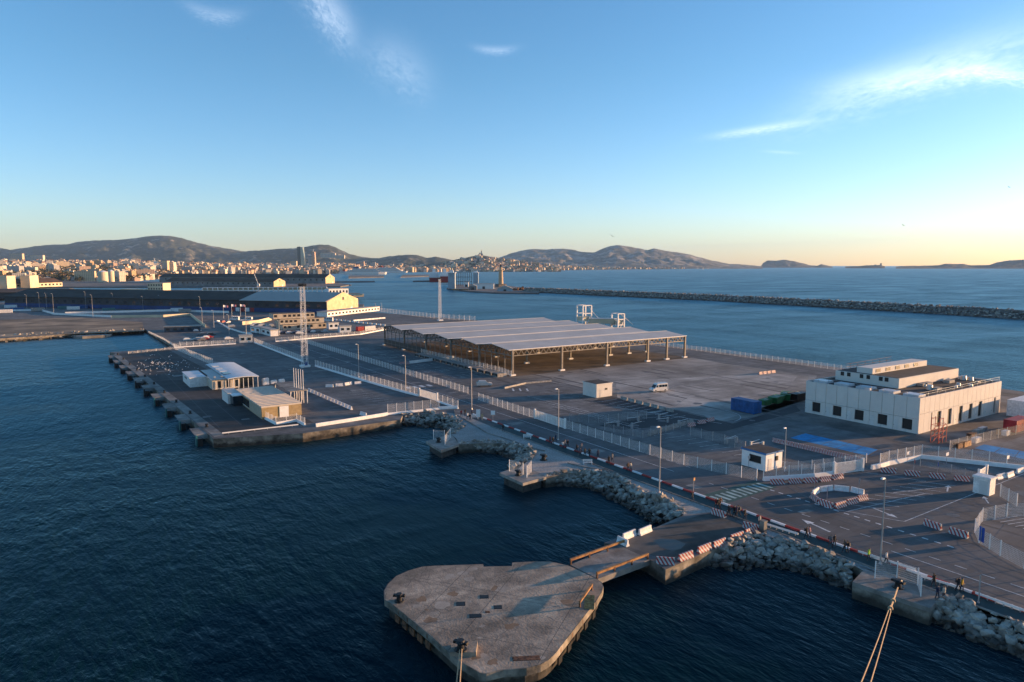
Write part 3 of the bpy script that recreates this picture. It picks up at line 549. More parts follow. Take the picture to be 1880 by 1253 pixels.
# mooring platform at the lower right, small platforms up the shore
def mplat(pts, label, screens, boll, rz=0):
    q = P(*pts); c = (sum(p[0] for p in q) / len(q), sum(p[1] for p in q) / len(q)); root = thing('mooring_platform', label, 'platform', (*c, 0), 0, 'mooring platforms')
    mb = MB(); mb.prism([(x - c[0], y - c[1]) for x, y in q], Z0 - .45, Z0 + .06); build(mb, 'slab', PIERC, root)
    mb = MB(); mb.prism([((x - c[0]) * (.97 if len(pts) > 5 else .8), (y - c[1]) * (.97 if len(pts) > 5 else .8)) for x, y in q], -3, Z0 - .46); build(mb, 'base_block', PIERE if len(pts) > 5 else RUBBLE_SHADE, root)  # small platforms: near-black base colour stands in for the shaded undercut below the slab
    for a, b in screens:
        A_, B_ = G(*a), G(*b); d = B_ - A_; n = d.length; s = thing('mesh_screen', label.split(' with')[0].replace('concrete mooring platform', 'white mesh screen on the mooring platform') + (' facing the water' if a[0] < b[0] - 12 else ' set crosswise'), 'screen', (A_.x, A_.y, Z0 + .06), math.atan2(d.y, d.x), 'white mesh screens')
        fence_panel(s, 0, n, 2.1)
        for x in (0, n): put(POST, 'post', s, (x, 0, 0))
    if boll: bollard(G(*boll, Z0 + .06), 'black bollard on the ' + label.split(' with')[0].replace('concrete ', ''), 1.0, rz)
def mesh_panel_mesh():                             # unit panel: 1 m long, 2 m high, welded mesh
    mb = MB()
    for k in range(18): x = (k + .5) / 18; mb.box(x - .003, x + .003, -.004, .004, .06, 1.98)
    for k in range(9): z = .08 + k * .235; mb.box(0, 1, -.006, .006, z - .007, z + .007)
    return mb.mesh('mesh_panel', FENCEW)
PANEL = mesh_panel_mesh()
POST = MB().box(-.05, .05, -.05, .05, 0, 2.15).mesh('post', FENCEW)
PANELG = PANEL.copy(); PANELG.materials[0] = STEEL; POSTG = POST.copy(); POSTG.materials[0] = STEEL
def fence_panel(parent, x, n, h, z=0.0, me=None):
    return put(me or PANEL, 'mesh_panel', parent, (x, 0, z), 0, (n, 1, h / 2.0))
NF = [0]
def fence(pts, label, h=2.0, step=2.6, wall=None, zb=0.0, grey=False, world=False, group='mesh fences', sign=None, cat='fence'):
    q = [Vector((*p, Z0 + zb)) if world else G(*p, Z0 + zb) for p in pts]
    root = thing('mesh_fence', label, cat, q[0], 0, group); o = q[0]
    for a, b in zip(q, q[1:]):
        d = b - a; n = d.length; ang_ = math.atan2(d.y, d.x); m = max(1, round(n / step)); s = n / m; w0 = 0.0
        if wall:
            mb = MB(); mb.hexa([(0, -.28, 0), (n, -.28, 0), (n, .28, 0), (0, .28, 0)], [(0, -.12, wall), (n, -.12, wall), (n, .12, wall), (0, .12, wall)]); x = build(mb, 'base_wall', FENCEW, root); x.location = a - o; x.rotation_euler.z = ang_; w0 = wall
        for k in range(m):
            p = a + d * (k / m) - o; x = put(PANELG if grey else PANEL, 'mesh_panel', root, (p.x, p.y, w0), ang_, (s, 1, h / 2))
            put(POSTG if grey else POST, 'post', root, (p.x, p.y, w0), ang_, (1, 1, (h + .1) / 2.15))
    p = q[-1] - o; put(POSTG if grey else POST, 'post', root, (p.x, p.y, w0), 0, (1, 1, (h + .1) / 2.15)); return root
mplat([(1585, 1048), (1565, 1069), (1708, 1118), (1720, 1105), (1738, 1091), (1660, 1062)], 'near concrete mooring platform with a rope made fast to its bollard', [((1606, 1063), (1646, 1064)), ((1646, 1063), (1684, 1076)), ((1684, 1076), (1690, 1096))], (1648, 1079))
mplat([(917, 869), (960, 888), (1003, 876), (976, 862), (937, 862)], 'second concrete mooring platform with boulders on either side', [((935, 866), (960, 872)), ((967, 878), (975, 868))], (951, 873))
mplat([(782, 811), (810, 828), (843, 816), (829, 798)], 'third concrete mooring platform with dark water before it', [((796, 808), (816, 809)), ((817, 818), (827, 805))], (805, 812))
bollard(G(998, 845), 'lone black bollard on the gravel between the mooring platforms', 1.2)
# mooring ropes: out of the frame towards a ship's fairlead, each line sagging a little
ROPE = M('rope_fibre', (.42, .30, .18), .85, var=.2, scale=8)
def rope(a, b, label, r=.055, sag=.5, knot=None):
    a, b = Vector(a), Vector(b); mb = MB(); n = 16; pts = [a.lerp(b, i / n) - Vector((0, 0, sag * 4 * (i / n) * (1 - i / n))) for i in range(n + 1)]
    for p, q in zip(pts, pts[1:]): mb.bar(p, q, r, 6)
    if knot:
        for t in knot: p = a.lerp(b, t); mb.bar(p, a.lerp(b, t + .035), r * 3.0, 6)
    solo(mb, 'mooring_rope', ROPE, label, 'rope', 'mooring ropes')
bA = G(1648, 1079, Z0 + .75); fA = V(1560, 1330, 34)
d = (fA - bA); sd_ = Vector((-d.y, d.x, 0)).normalized()
mid = bA.lerp(fA, .3)
rope(bA, mid, 'thick rope eye leading from the near platform bollard', .08, .05, (.6, .9))
rope(mid + sd_ * .10, fA + sd_ * .35, 'left of the two ropes running from the near platform bollard', .04, .25); rope(mid - sd_ * .10, fA - sd_ * .25, 'right of the two ropes running from the near platform bollard', .04, .25)
bB = G(846, 1193, Z0 + 1.1); fB = V(832, 1360, 36)
for s_, nm in ((.12, 'left of the two ropes hanging from the mooring island bollard'), (-.12, 'right of the two ropes hanging from the mooring island bollard')): rope(bB + Vector((s_, 0, 0)), fB + Vector((s_ * 1.6, 0, 0)), nm, .05, .2)
# ================================================================ fences, barriers, lamps
fence([(97.2, 345), (97.2, 262), (97.2, 170)], 'long white mesh fence on the far side of the road beside the empty lot', world=True)
fence([(879, 735), (982, 769), (1038, 787), (1155, 824), (1255, 854), (1389, 883)], 'white mesh fence on the far side of the road in front of the parking rows')
fence([(1401, 883), (1494, 877), (1530, 872)], 'white mesh fence on a low wall beside the kiosk', wall=.7, h=1.7)
fence([(1615, 859), (1631, 854), (1692, 842), (1880, 862), (1960, 872)], 'white mesh fence on a pale wall behind the blue parking bays', wall=.75, h=1.9)
fence([(1689, 856), (1722, 862), (1797, 886)], 'low grey fence leading to the white booth', h=1.6, grey=True)
fence([(1880, 948), (1848, 949), (1803, 958), (1789, 979), (1797, 997), (1836, 1021), (1880, 1045), (1960, 1075)], 'curved white fence around the marked lot at the right edge')
fence([(76.8, 341), (76.8, 262)], 'white mesh fence on a low wall along the pier beyond the lattice mast', wall=.55, h=1.8, world=True)
fence([(579, 673), (678, 703), (745, 722), (769, 728)], 'white mesh fence on a low wall along the pier before the lattice mast', wall=.55, h=1.8)
fence([(804, 738), (841, 751)], 'short white fence at the pier gate beside the gravel walk', wall=.4, h=1.8)
fence([(712, 762), (760, 757), (806, 752)], 'white mesh fence on the front wall of the terminal pier', wall=.5, h=2.2)
fence([(320, 641), (352, 655), (391, 671)], 'white mesh fence running down the pier towards the pavilion', h=2.4)
fence([(320, 639), (433, 632)], 'white mesh fence across the far end of the pier', wall=.4, h=1.6)
fence([(123.2, 254), (123.2, 194), (121.5, 184)], 'white railing fence on top of the shed loading docks', h=1.6, zb=1.2, world=True)
fence([(229, 236), (231, 200), (229, 130), (229, 110)], 'white mesh fence along the sea edge beside the open shed', world=True)
fence([(695, 573), (797, 585), (872, 590)], 'tall pale fence along the far sea quay', h=3.4, step=5)
fence([(506, 628), (585, 621), (661, 615), (708, 606)], 'low white fence in front of the office car park', wall=.5, h=1.4, step=3.5)
fence([(1045, 775), (1117, 777), (1187, 770)], 'row of grey fence posts and mesh between the parking rows', grey=True)
fence([(1110, 790), (1180, 805), (1262, 784)], 'grey fence around the pedestrian gates in the yard', grey=True, h=1.6)
fence([(1267, 800), (1330, 816), (1368, 829)], 'grey mesh fence running behind the kiosk', grey=True)
fence([(1440, 866), (1490, 862), (1590, 850)], 'white fence behind the striped barrier chain', h=1.7)
fence([(1743, 827), (1790, 815), (1832, 805), (1880, 795), (1950, 778)], 'builders fence of tall grey panels around the construction site', grey=True, step=3.5)
fence([(236, 650), (319, 641)], 'low white rail along the outer end of the pier', h=.9, step=4)
fence([(272, 611), (300, 624), (321, 637)], 'rail along the inner basin wall by the car park', h=1.0)
fence([(330, 634), (380, 632), (428, 630)], 'white rail between the small car park and the pier', h=1.6)
def leafgate(a, b, label, h=2.1):
    A_, B_ = G(*a), G(*b); d = B_ - A_; n = d.length; root = thing('sliding_gate', label, 'gate', A_, math.atan2(d.y, d.x), 'white gates')
    mb = MB(); mb.bar((0, 0, .1), (n, 0, .1), .06); mb.bar((0, 0, h), (n, 0, h), .06); mb.bar((0, 0, .1), (0, 0, h), .06); mb.bar((n, 0, .1), (n, 0, h), .06); build(mb, 'frame', FENCEW, root)
    k = int(n / .16); bar = MB().box(-.03, .03, -.02, .02, .1, h - .02).mesh('bar', FENCEW)
    for i in range(1, k): put(bar, 'bar', root, (n * i / k, 0, 0))
    for x in (-.25, n + .25): put(MB().box(-.2, .2, -.2, .2, 0, h + .3).mesh('gate_post', FENCEW), 'gate_post', root, (x, 0, 0))
leafgate((771, 728), (802, 737), 'white slatted gate of the terminal pier'); leafgate((1533, 872), (1581, 865), 'white slatted gate beside the kiosk compound')
leafgate((983, 769), (1036, 787), 'white slatted gate in the roadside fence'); leafgate((1797, 886), (1809, 878), 'small white gate leaf standing open beside the booth')
# ---------------------------------------------------------------- barriers
RW = stripes('red_white_bands', (.66, .63, .58), (.42, .045, .045), .44, 0, .6); BW = M('barrier_white', (.76, .73, .69), .6, var=.12, scale=2.0); BC = M('barrier_concrete', (.33, .31, .28), .9, var=.2, scale=1.5)
def barrier_mesh(m):
    mb = MB(); prof = [(-.30, 0), (.30, 0), (.28, .18), (.14, .42), (.11, .88), (-.11, .88), (-.14, .42), (-.28, .18)]
    x0, x1 = -1.0, 1.0; n = len(prof); i = 0
    mb.v = [(x0, y, z) for y, z in prof] + [(x1, y, z) for y, z in prof]; mb.f = [tuple(reversed(range(n))), tuple(range(n, 2 * n))] + [(k, (k + 1) % n, n + (k + 1) % n, n + k) for k in range(n)]
    mb.m = [0] * len(mb.f); return mb.mesh('barrier', m)
BAR = {'rw': barrier_mesh(RW), 'w': barrier_mesh(BW), 'c': barrier_mesh(BC)}
KN = {'rw': 'red and white striped barrier', 'w': 'white road barrier', 'c': 'grey concrete barrier'}
def barrier(a, b, kind, where, group, ln=None):
    A_, B_ = G(*a), G(*b); d = B_ - A_; n = ln or max(1.5, min(2.6, d.length)); c = (A_ + B_) / 2
    tag(put(BAR[kind], 'road_barrier', None, c, math.atan2(d.y, d.x), (n / 2.05, 1, 1)), KN[kind] + ' ' + where, 'barrier', group)
gp = 'barriers along the puddled platform'
for a, b, w_ in (((1204, 1034), (1239, 1037), 'at the outer corner of the puddled platform'), ((1246, 1031), (1271, 1022), 'second from the outer corner of the puddled platform'), ((1280, 1017), (1305, 1007), 'third from the outer corner of the puddled platform'), ((1309, 1007), (1331, 998), 'fourth from the outer corner of the puddled platform'), ((1341, 994), (1364, 986), 'fifth from the outer corner above the boulders'), ((1368, 984), (1386, 976), 'last of the row nearest the concrete pillar'), ((1364, 968), (1393, 976), 'set crosswise behind the concrete pillar'), ((1307, 943), (1332, 951), 'beside the walkers at the head of the platform')): barrier(a, b, 'rw', w_, gp)
for a, b, w_ in (((1143, 992), (1167, 982), 'next to the fallen slab on the platform edge'), ((1172, 984), (1196, 974), 'on the platform edge nearest the boulders'), ((1134, 995), (1153, 1004), 'tipped askew at the head of the ramp rail')): barrier(a, b, 'w', w_, gp)
gp = 'barriers below the kiosk'
ordn = ['first', 'second', 'third', 'fourth', 'fifth', 'sixth', 'seventh', 'eighth', 'ninth', 'tenth', 'eleventh', 'twelfth', 'thirteenth', 'fourteenth', 'fifteenth', 'sixteenth', 'seventeenth', 'eighteenth']
for k, (a, b) in enumerate((((1414, 889), (1440, 889)), ((1448, 888), (1470, 887)), ((1475, 887), (1500, 885)), ((1505, 885), (1524, 883)), ((1528, 881), (1547, 878)))): barrier(a, b, 'rw', ordn[k] + ' from the crossing in the row below the kiosk wall', gp)
for k, (a, b) in enumerate((((1616, 867), (1645, 869)), ((1660, 872), (1689, 875)), ((1705, 877), (1735, 880)), ((1751, 882), (1780, 884)))): barrier(a, b, 'rw', ordn[k] + ' from the gate in the row along the grey fence', 'barriers along the grey fence')
for k, (a, b) in enumerate((((1489, 914), (1502, 924)), ((1503, 925), (1529, 934)), ((1533, 934), (1552, 929)), ((1554, 927), (1573, 923)), ((1574, 920), (1592, 917)))): barrier(a, b, 'rw', ordn[k] + ' from the left around the traffic island', 'barriers round the traffic island')
for k, (a, b) in enumerate((((1491, 911), (1503, 903)), ((1504, 903), (1529, 900)), ((1531, 900), (1559, 903)), ((1562, 903), (1586, 909)))): barrier(a, b, 'w', ordn[k] + ' from the left at the back of the traffic island', 'barriers round the traffic island')
barrier((1696, 963), (1728, 974), 'rw', 'left of the pair on the open asphalt', 'pair of barriers'); barrier((1742, 978), (1777, 989), 'rw', 'right of the pair on the open asphalt', 'pair of barriers')
for k, (a, b) in enumerate((((1829, 881), (1844, 877)), ((1847, 878), (1860, 873)), ((1864, 871), (1880, 865)))): barrier(a, b, 'w', ordn[k] + ' from the booth at the right edge', 'barriers by the booth')
for k, (a, b) in enumerate((((1262, 784), (1276, 782)), ((1281, 779), (1295, 777)), ((1297, 775), (1311, 772)))): barrier(a, b, 'rw', ordn[k] + ' of three on the new asphalt in the yard', 'yard barriers')
for k in range(4): barrier((1393 + k * 7.6, 688 - k * .9), (1400 + k * 7.6, 687 - k * .9), 'rw', ordn[k] + ' of the short row by the sea fence', 'sea fence barriers')
for k in range(18): barrier((1420 + k * 8.9, 811.5 + k * 2.06), (1428.5 + k * 8.9, 813.5 + k * 2.06), 'rw', ordn[k] + ' from the kiosk end of the long chain', 'striped chain beside the blue bays')
for k, (a, b) in enumerate((((598, 711), (612, 711)), ((616, 710), (630, 709)), ((633, 708), (646, 706)), ((651, 706), (663, 705)))): barrier(a, b, 'w', ordn[k] + ' of the row across the pier parking bays', 'barriers across the pier')
for k in range(13): barrier((566 + k * 6.2, 718 + k * 2.7), (571.5 + k * 6.2, 720.5 + k * 2.7), 'w', ordn[k] + ' from the flagpoles in the long line down the pier', 'line of barriers down the pier')
barrier((657, 760), (678, 767), 'w', 'standing alone near the pier front wall', 'pier front barrier', 3.0)
for k in range(3): barrier((734 + k * 6, 669), (739 + k * 6, 668.6), 'rw', ordn[k] + ' of three at the end of the yard wall', 'yard wall end')
for k in range(6): barrier((1190 + k * 14, 800 - k * 4.2), (1203 + k * 14, 796.5 - k * 4.2), 'c', ordn[k] + ' from the left below the pedestrian gates', 'concrete blocks below the gates')
for k in range(7): barrier((1140 + k * 14, 733 + k * 3.6), (1152 + k * 14, 736 + k * 3.6), 'c', ordn[k] + ' from the white hut along the dark asphalt strip', 'concrete blocks along the strip')
for k in range(9): barrier((650 + k * 6.5, 590 - k * .55), (654.5 + k * 6.5, 589.6 - k * .55), 'w', ordn[k] + ' from the left in the first far row of lane dividers', 'far lane dividers', 3.2)
for k in range(13): barrier((606 + k * 8, 587 + k * .9), (611 + k * 8, 587.5 + k * .9), 'w', ordn[k] + ' from the left in the second far row of lane dividers', 'far lane dividers two', 3.2)
def lowwall(pts, label, h=.9, m=None, wd=.25):
    q = [G(*p) for p in pts]; mb = MB()
    for a, b in zip(q, q[1:]):
        d = (b - a); n = Vector((-d.y, d.x, 0)).normalized() * wd; mb.hexa([a - n, b - n, b + n, a + n], [a - n * .7 + Vector((0, 0, h)), b - n * .7 + Vector((0, 0, h)), b + n * .7 + Vector((0, 0, h)), a + n * .7 + Vector((0, 0, h))])
    solo(mb, 'low_wall', m or FENCEW, label, 'wall')
lowwall([(580, 784), (645, 774), (712, 763)], 'low white wall along the front edge of the terminal pier', .8)
lowwall([(806, 752), (824, 751), (841, 750)], 'short low white wall at the pier corner by the boulders', .7)
lowwall([(752, 668), (833, 658)], 'low white wall running to the shed loading docks', 1.0)
lowwall([(926, 714), (965, 705), (1012, 701)], 'low curved kerb wall at the foot of the dock ramp', .5, BC)
lowwall([(1600, 862), (1615, 859)], 'stub of white wall between the two gates', .8)
def rail(a, b, label, h=.55, posts=6):
    A_, B_ = G(*a), G(*b); d = B_ - A_; n = d.length; root = thing('guard_rail', label, 'railing', A_, math.atan2(d.y, d.x), 'guard rails')
    mb = MB(); mb.hexa([(0, -.05, h - .25), (n, -.05, h - .25), (n, .05, h - .25), (0, .05, h - .25)], [(0, -.05, h), (n, -.05, h), (n, .05, h), (0, .05, h)]); build(mb, 'rail', FENCEW, root)
    for k in range(posts): q = build(MB().box(-.06, .06, .05, .15, 0, h), 'post', STEEL, root); q.location.x = n * (k + .5) / posts
rail((408, 799), (548, 783), 'pale guard rail along the near end of the pier')
rail((1690, 1064), (1760, 1085), 'pale guard rail between the road and the near mooring platform', posts=5); rail((1790, 1095), (1880, 1128), 'pale guard rail along the road at the lower right', posts=6); rail((1408, 968), (1465, 986), 'pale guard rail beside the concrete pillar', posts=5); rail((1575, 1018), (1680, 1052), 'pale guard rail by the tall lamp', posts=6)
# ---------------------------------------------------------------- lamps and masts
LPOLE = M('lamp_pole_grey', (.40, .39, .37), .5, .3, var=.1)
def lamp(p, h, label, arm=-.5, group='street lamps'):
    root = thing('street_lamp', label, 'street lamp', p, 0, group)
    build(MB().cone(0, 0, 0, h, .11, .055, 8), 'pole', LPOLE, root); mb = MB(); mb.bar((0, 0, h - .05), (arm, 0, h + .1), .05); build(mb, 'arm', LPOLE, root)
    mb = MB(); x = arm; mb.hexa([(x - .45, -.16, h + .02), (x + .2, -.16, h + .02), (x + .2, .16, h + .02), (x - .45, .16, h + .02)], [(x - .35, -.11, h + .2), (x + .15, -.13, h + .2), (x + .15, .13, h + .2), (x - .35, .11, h + .2)]); build(mb, 'lamp_head', FENCEW, root)
    build(MB().cone(0, 0, 0, .25, .22, .16, 8), 'base', STEEL, root)
lamp(G(1616, 1036), 11, 'tall street lamp beside the near mooring platform'); lamp(G(1210, 905), 11, 'tall street lamp at the end of the curved boulder slope'); lamp(G(1025, 808), 11, 'street lamp beside the cycle lane walkers'); lamp(G(866, 752), 11, 'street lamp at the start of the gravel walk'); lamp(G(745, 722), 11, 'street lamp by the pier gate'); lamp(G(659, 693), 11, 'street lamp along the pier road nearest the lattice mast')
lamp(G(1440, 860), 7.5, 'thin pole with a lamp beside the white kiosk', -.3)
for k, (x, y, t) in enumerate(((158, 567, 540), (171, 583, 547), (208, 567, 542), (263, 569, 547), (294, 568, 545), (368, 576, 547), (99, 576, 545), (86, 567, 543), (73, 567, 542), (372, 600, 567), (393, 602, 572), (421, 614, 580), (453, 628, 563), (513, 615, 590), (690, 569, 557), (701, 569, 557), (1017, 611, 598) if 0 else (50, 570, 546))):
    p = G(x, y); dd = math.hypot(p.x, p.y); lamp(p, (y - t) / F * dd * .97, ['slim street lamp before the dark warehouse, fifth from the left', 'slim street lamp on the white wall of the lorry park', 'slim street lamp before the dark warehouse, middle left', 'slim street lamp before the dark warehouse, middle', 'slim street lamp before the dark warehouse, middle right', 'slim street lamp at the right end of the pale wall', 'slim street lamp by the lorry park corner', 'slim street lamp of the left trio, right one', 'slim street lamp of the left trio, middle one', 'slim street lamp near the ramp wall end', 'slim street lamp at the inside of the far road bend', 'slim street lamp above the small car park', 'slim street lamp behind the white gatehouse', 'slim street lamp in the office car park', 'slim lamp on the far sea quay, left of two', 'slim lamp on the far sea quay, right of two', 'slim street lamp of the left trio, leftmost one'][k], -.6, 'far street lamps')
def mast(p, h, label, w_=1.3):
    root = thing('lattice_mast', label, 'light mast', p, 0, 'lattice light masts'); s = w_
    def half(z): return s * (1 - .32 * z / h) / 2
    for sx in (-1, 1):
        for sy in (-1, 1): mb = MB(); mb.bar((sx * half(0), sy * half(0), 0), (sx * half(h), sy * half(h), h), .075); build(mb, 'corner_leg', FENCEW, root)
    n = int(h / 1.5); mb = MB()
    for i in range(n):
        z0, z1 = h * i / n, h * (i + 1) / n; a, b = half(z0), half(z1)
        for f_ in range(4):
            c, s_ = [(1, 0), (0, 1), (-1, 0), (0, -1)][f_]; L_ = lambda u, r, z: (c * r - s_ * u * r, s_ * r + c * u * r, z)
            mb.bar(L_(-1 if i % 2 else 1, a, z0), L_(1 if i % 2 else -1, b, z1), .035); mb.bar(L_(-1, b, z1), L_(1, b, z1), .03)
    build(mb, 'lattice', FENCEW, root)
    mb = MB(); q = half(h) + .45; mb.box(-q, q, -q, q, h, h + .12); mb.box(-q, q, -q, -q + .05, h + .12, h + 1.0); mb.box(-q, q, q - .05, q, h + .12, h + 1.0); build(mb, 'top_platform', DARKS, root)
    for k in range(8):
        a = k * math.pi / 4; f_ = build(MB().box(-.25, .25, -.22, .22, 0, .5), 'floodlight', DARKS, root); f_.location = (math.cos(a) * (q + .1), math.sin(a) * (q + .1), h + .35); f_.rotation_euler = (0, .5, a)
    build(MB().box(-1.6, 1.6, -1.6, 1.6, 0, .7), 'footing', FENCEW, root); build(MB().box(-.5, .5, -1.66, -1.62, .75, 1.9), 'control_box', M('box_blue', (.05, .11, .25), .6), root)
mast(G(560, 674), 29.5, 'tall white lattice light mast standing on the terminal pier', 1.9); mast(G(808, 589), 28, 'distant white lattice light mast on the sea quay behind the shed', 1.6)
for k, (x, y) in enumerate(((411, 585), (426, 583), (442, 583))):
    p = G(x, y); root = thing('flagpole', ['left', 'middle', 'right'][k] + ' of three flagpoles with small flags by the far road', 'flagpole', p, 0, 'flags'); build(MB().cone(0, 0, 0, 9.6, .09, .05, 6), 'pole', FENCEW, root)
    mb = MB()
    for j in range(4): mb.face([(j * .8, .25 * math.sin(j * 1.3), 7.9 - j * .1), ((j + 1) * .8, .25 * math.sin((j + 1) * 1.3), 7.9 - (j + 1) * .1), ((j + 1) * .8, .25 * math.sin((j + 1) * 1.3), 9.4 - (j + 1) * .12), (j * .8, .25 * math.sin(j * 1.3), 9.4 - j * .12)], j // 2)
    build(mb, 'flag', [M('flag_white', (.7, .68, .7), .8), M('flag_red', (.5, .2, .25), .8)], root)
for k in range(5):
    p = G(541 + k * 4.2, 736 + k * 1.2); root = thing('flagpole', ordn[k] + ' from the left of five bare flagpoles beside the pier canopy', 'flagpole', p, 0, 'bare flagpoles on the pier'); build(MB().cone(0, 0, 0, 9.0, .10, .07, 8), 'pole', FENCEW, root); build(MB().cone(0, 0, 0, .2, .2, .18, 8), 'base', STEEL, root); build(MB().cone(0, 0, 9.0, 9.15, .1, .02, 8), 'finial', FENCEW, root)
# ---------------------------------------------------------------- signs, posts, benches
def sign(p, h, w_, hh, m, label, round_=False, rz=.6):
    root = thing('road_sign', label, 'sign', p, rz, 'signs'); build(MB().cone(0, 0, 0, h, .04, .04, 6), 'post', STEEL, root)
    if round_:
        mb = MB(); mb.cone(0, 0, -.02, .02, w_ / 2, w_ / 2, 16); q = build(mb, 'plate', m, root); q.location = (0, -.07, h - .1); q.rotation_euler.x = math.pi / 2
    else: q = build(MB().box(-w_ / 2, w_ / 2, -.03, .03, -hh / 2, hh / 2), 'plate', m, root); q.location = (0, -.08, h - hh / 2)
BLUES = M('sign_blue', (.02, .07, .30), .5); REDS = M('sign_red', (.45, .02, .03), .5)
sign(G(878, 770), 2.4, 1.0, 1.9, WHITE, 'tall white notice board at the head of the gravel walk', rz=-.5); sign(G(885, 772), 1.6, .6, 1.0, M('sign_wood', (.45, .3, .18), .7), 'small tan board beside the white notice board', rz=-.5); sign(G(905, 774), 2.6, 1.0, 1.0, WHITE, 'white square sign by the kerb near the gravel walk', rz=-.5)
sign(G(1495, 905), 2.3, .8, 0, REDS, 'round red sign on the left tip of the traffic island', True); sign(G(1518, 918), 2.0, .8, 0, BLUES, 'round blue sign inside the traffic island', True); sign(G(1576, 910), 2.6, .8, 0, STEEL, 'grey backed round sign on the right of the traffic island', True)
sign(G(1677, 868), 2.2, .8, 0, REDS, 'round sign above the second fence barrier', True); sign(G(1720, 874), 2.2, .8, 0, BLUES, 'round blue sign above the third fence barrier', True)
sign(G(1273, 903), 2.4, .5, .5, OCHRE, 'small sign on a post just before the crossing', rz=.2)
sign(G(1800, 1000), 2.4, .9, 2.0, BLUES, 'upright blue board on the curved fence', rz=1.0)
for px, py, w_ in ((1374, 858, 'left of the kiosk'), (1666, 850, 'above the wall by the gate'), (1737, 852, 'on the wall fence behind the blue bays'), (1848, 858, 'on the wall fence at the far right')): sign(G(px, py), 2.2, 1.0, .6, WHITE, 'small white notice hung on the fence ' + w_, rz=0.0)
tag(put(MB().box(-.35, .35, -.35, .35, 0, 1.5).box(-.4, .4, -.4, .4, 1.5, 1.6).mesh('pillar', PIERC), 'concrete_pillar', None, G(1401, 976)), 'square concrete pillar where the platform meets the cycle lane', 'pillar')
p_ = thing('marker_post', 'slim grey post beside the path at the lower right', 'post', G(1796, 1107)); build(MB().cone(0, 0, 0, 3.2, .07, .06, 8), 'pole', LPOLE, p_); build(MB().cone(0, 0, 0, .12, .14, .12, 8), 'base', STEEL, p_)
for x, y, w_ in ((871, 769, 'near the white notice board'), (968, 806, 'midway along the gravel walk'), (1079, 853, 'opposite the middle of the curved boulder slope')):
    r_ = thing('bench', 'white slatted bench on the gravel ' + w_, 'bench', G(x, y), -.55, 'benches')
    for k in range(3): q = build(MB().box(-.9, .9, -.06, .06, .42, .46), 'seat_slat', FENCEW, r_); q.location.y = -.18 + k * .16
    for k in range(2): q = build(MB().box(-.9, .9, -.02, .02, 0, .12), 'back_slat', FENCEW, r_); q.location = (0, .28, .6 + k * .2)
    for x_ in (-.75, .75): q = build(MB().box(-.04, .04, -.22, .3, 0, .42).box(-.04, .04, .24, .3, .42, .92), 'leg', FENCEW, r_); q.location.x = x_
# ================================================================ the open shed
SX0, SX1, SY0, BAY, NB, EV, RG = 125.5, 209.5, 189.7, 21.65, 5, 10.7, 11.85
ROOFM = M('grey_roof_sheet', (.50, .475, .43), .6, .0, var=.05, scale=.15, big=.10, bigscale=.08); TRUSS = M('shed_steel', (.21, .19, .165), .6, .3, var=.15)
root = thing('open_shed', 'wide open-sided steel shed with five shallow gabled grey roofs', 'shed', (SX0, SY0, Z0)); SO = Vector((SX0, SY0, 0))
LX = SX1 - SX0
SEAM = MB().box(-.06, .06, 0, 1, 0, .05).mesh('roof_seam', ROOFM)
for b in range(NB):
    y0, ym, y1 = b * BAY, (b + .5) * BAY, (b + 1) * BAY
    for k, (ya, za, yb, zb) in enumerate(((y0, EV, ym, RG), (ym, RG, y1, EV))):
        for s in range(2):                         # near and far roof sheets, split by a joint
            xa, xb = ((-1.2, LX * .66), (LX * .66 + .12, LX + .6))[s]
            mb = MB(); mb.hexa([(xa, ya, za), (xb, ya, za), (xb, yb, zb), (xa, yb, zb)], [(xa, ya, za + .14), (xb, ya, za + .14), (xb, yb, zb + .14), (xa, yb, zb + .14)]); build(mb, 'roof_sheet', ROOFM, root)
    mb = MB(); mb.bar((-1.2, y0, EV + .12), (LX + .6, y0, EV + .12), .13); build(mb, 'gutter', WHITE, root); mb = MB(); mb.bar((-1.2, ym, RG + .2), (LX + .6, ym, RG + .18), .08); build(mb, 'ridge_cap', ROOFM, root)
def truss(x_or_y, a, b, zt, zb, n, axis, name='truss', zf=None):
    mb = MB(); pt = (lambda t, z: (x_or_y, t, z)) if axis == 'y' else (lambda t, z: (t, x_or_y, z)); zf = zf or (lambda u: zt)
    mb.bar(pt(a, zb), pt(b, zb), .20)
    for i in range(n):
        t0, t1, tm = a + (b - a) * i / n, a + (b - a) * (i + 1) / n, a + (b - a) * (i + .5) / n; u0, u1, um = i / n, (i + 1) / n, (i + .5) / n
        mb.bar(pt(t0, zf(u0)), pt(t1, zf(u1)), .18); mb.bar(pt(t0, zb), pt(tm, zf(um)), .13); mb.bar(pt(tm, zf(um)), pt(t1, zb), .13)
    build(mb, name, TRUSS, root)
XS = [0.3, 21.2, 42.2, 63.1, 73.5, 83.7]
for x in XS:
    for b in range(NB): truss(x, b * BAY, (b + 1) * BAY, EV, EV - 1.9, 8, 'y', zf=lambda u: EV - .1 + (RG - EV) * (1 - abs(2 * u - 1)))
for b in range(NB + 1):
    for i, (xa, xb) in enumerate(zip(XS, XS[1:])): truss(b * BAY, xa, xb, EV - .1, EV - 1.9, 9 if xb - xa > 15 else 5, 'x')
COLM = MB().box(-.32, .32, -.32, .32, 0, EV - Z0 - .1).mesh('column', TRUSS); PADM = MB().box(-1.0, 1.0, -.6, .6, 0, .55).mesh('footing', BW)
for x in XS:
    for b in range(NB + 1):
        if x == XS[0] and b: pass
        put(COLM, 'column', root, (x, b * BAY, 0)); put(PADM, 'footing', root, (x, b * BAY, 0))
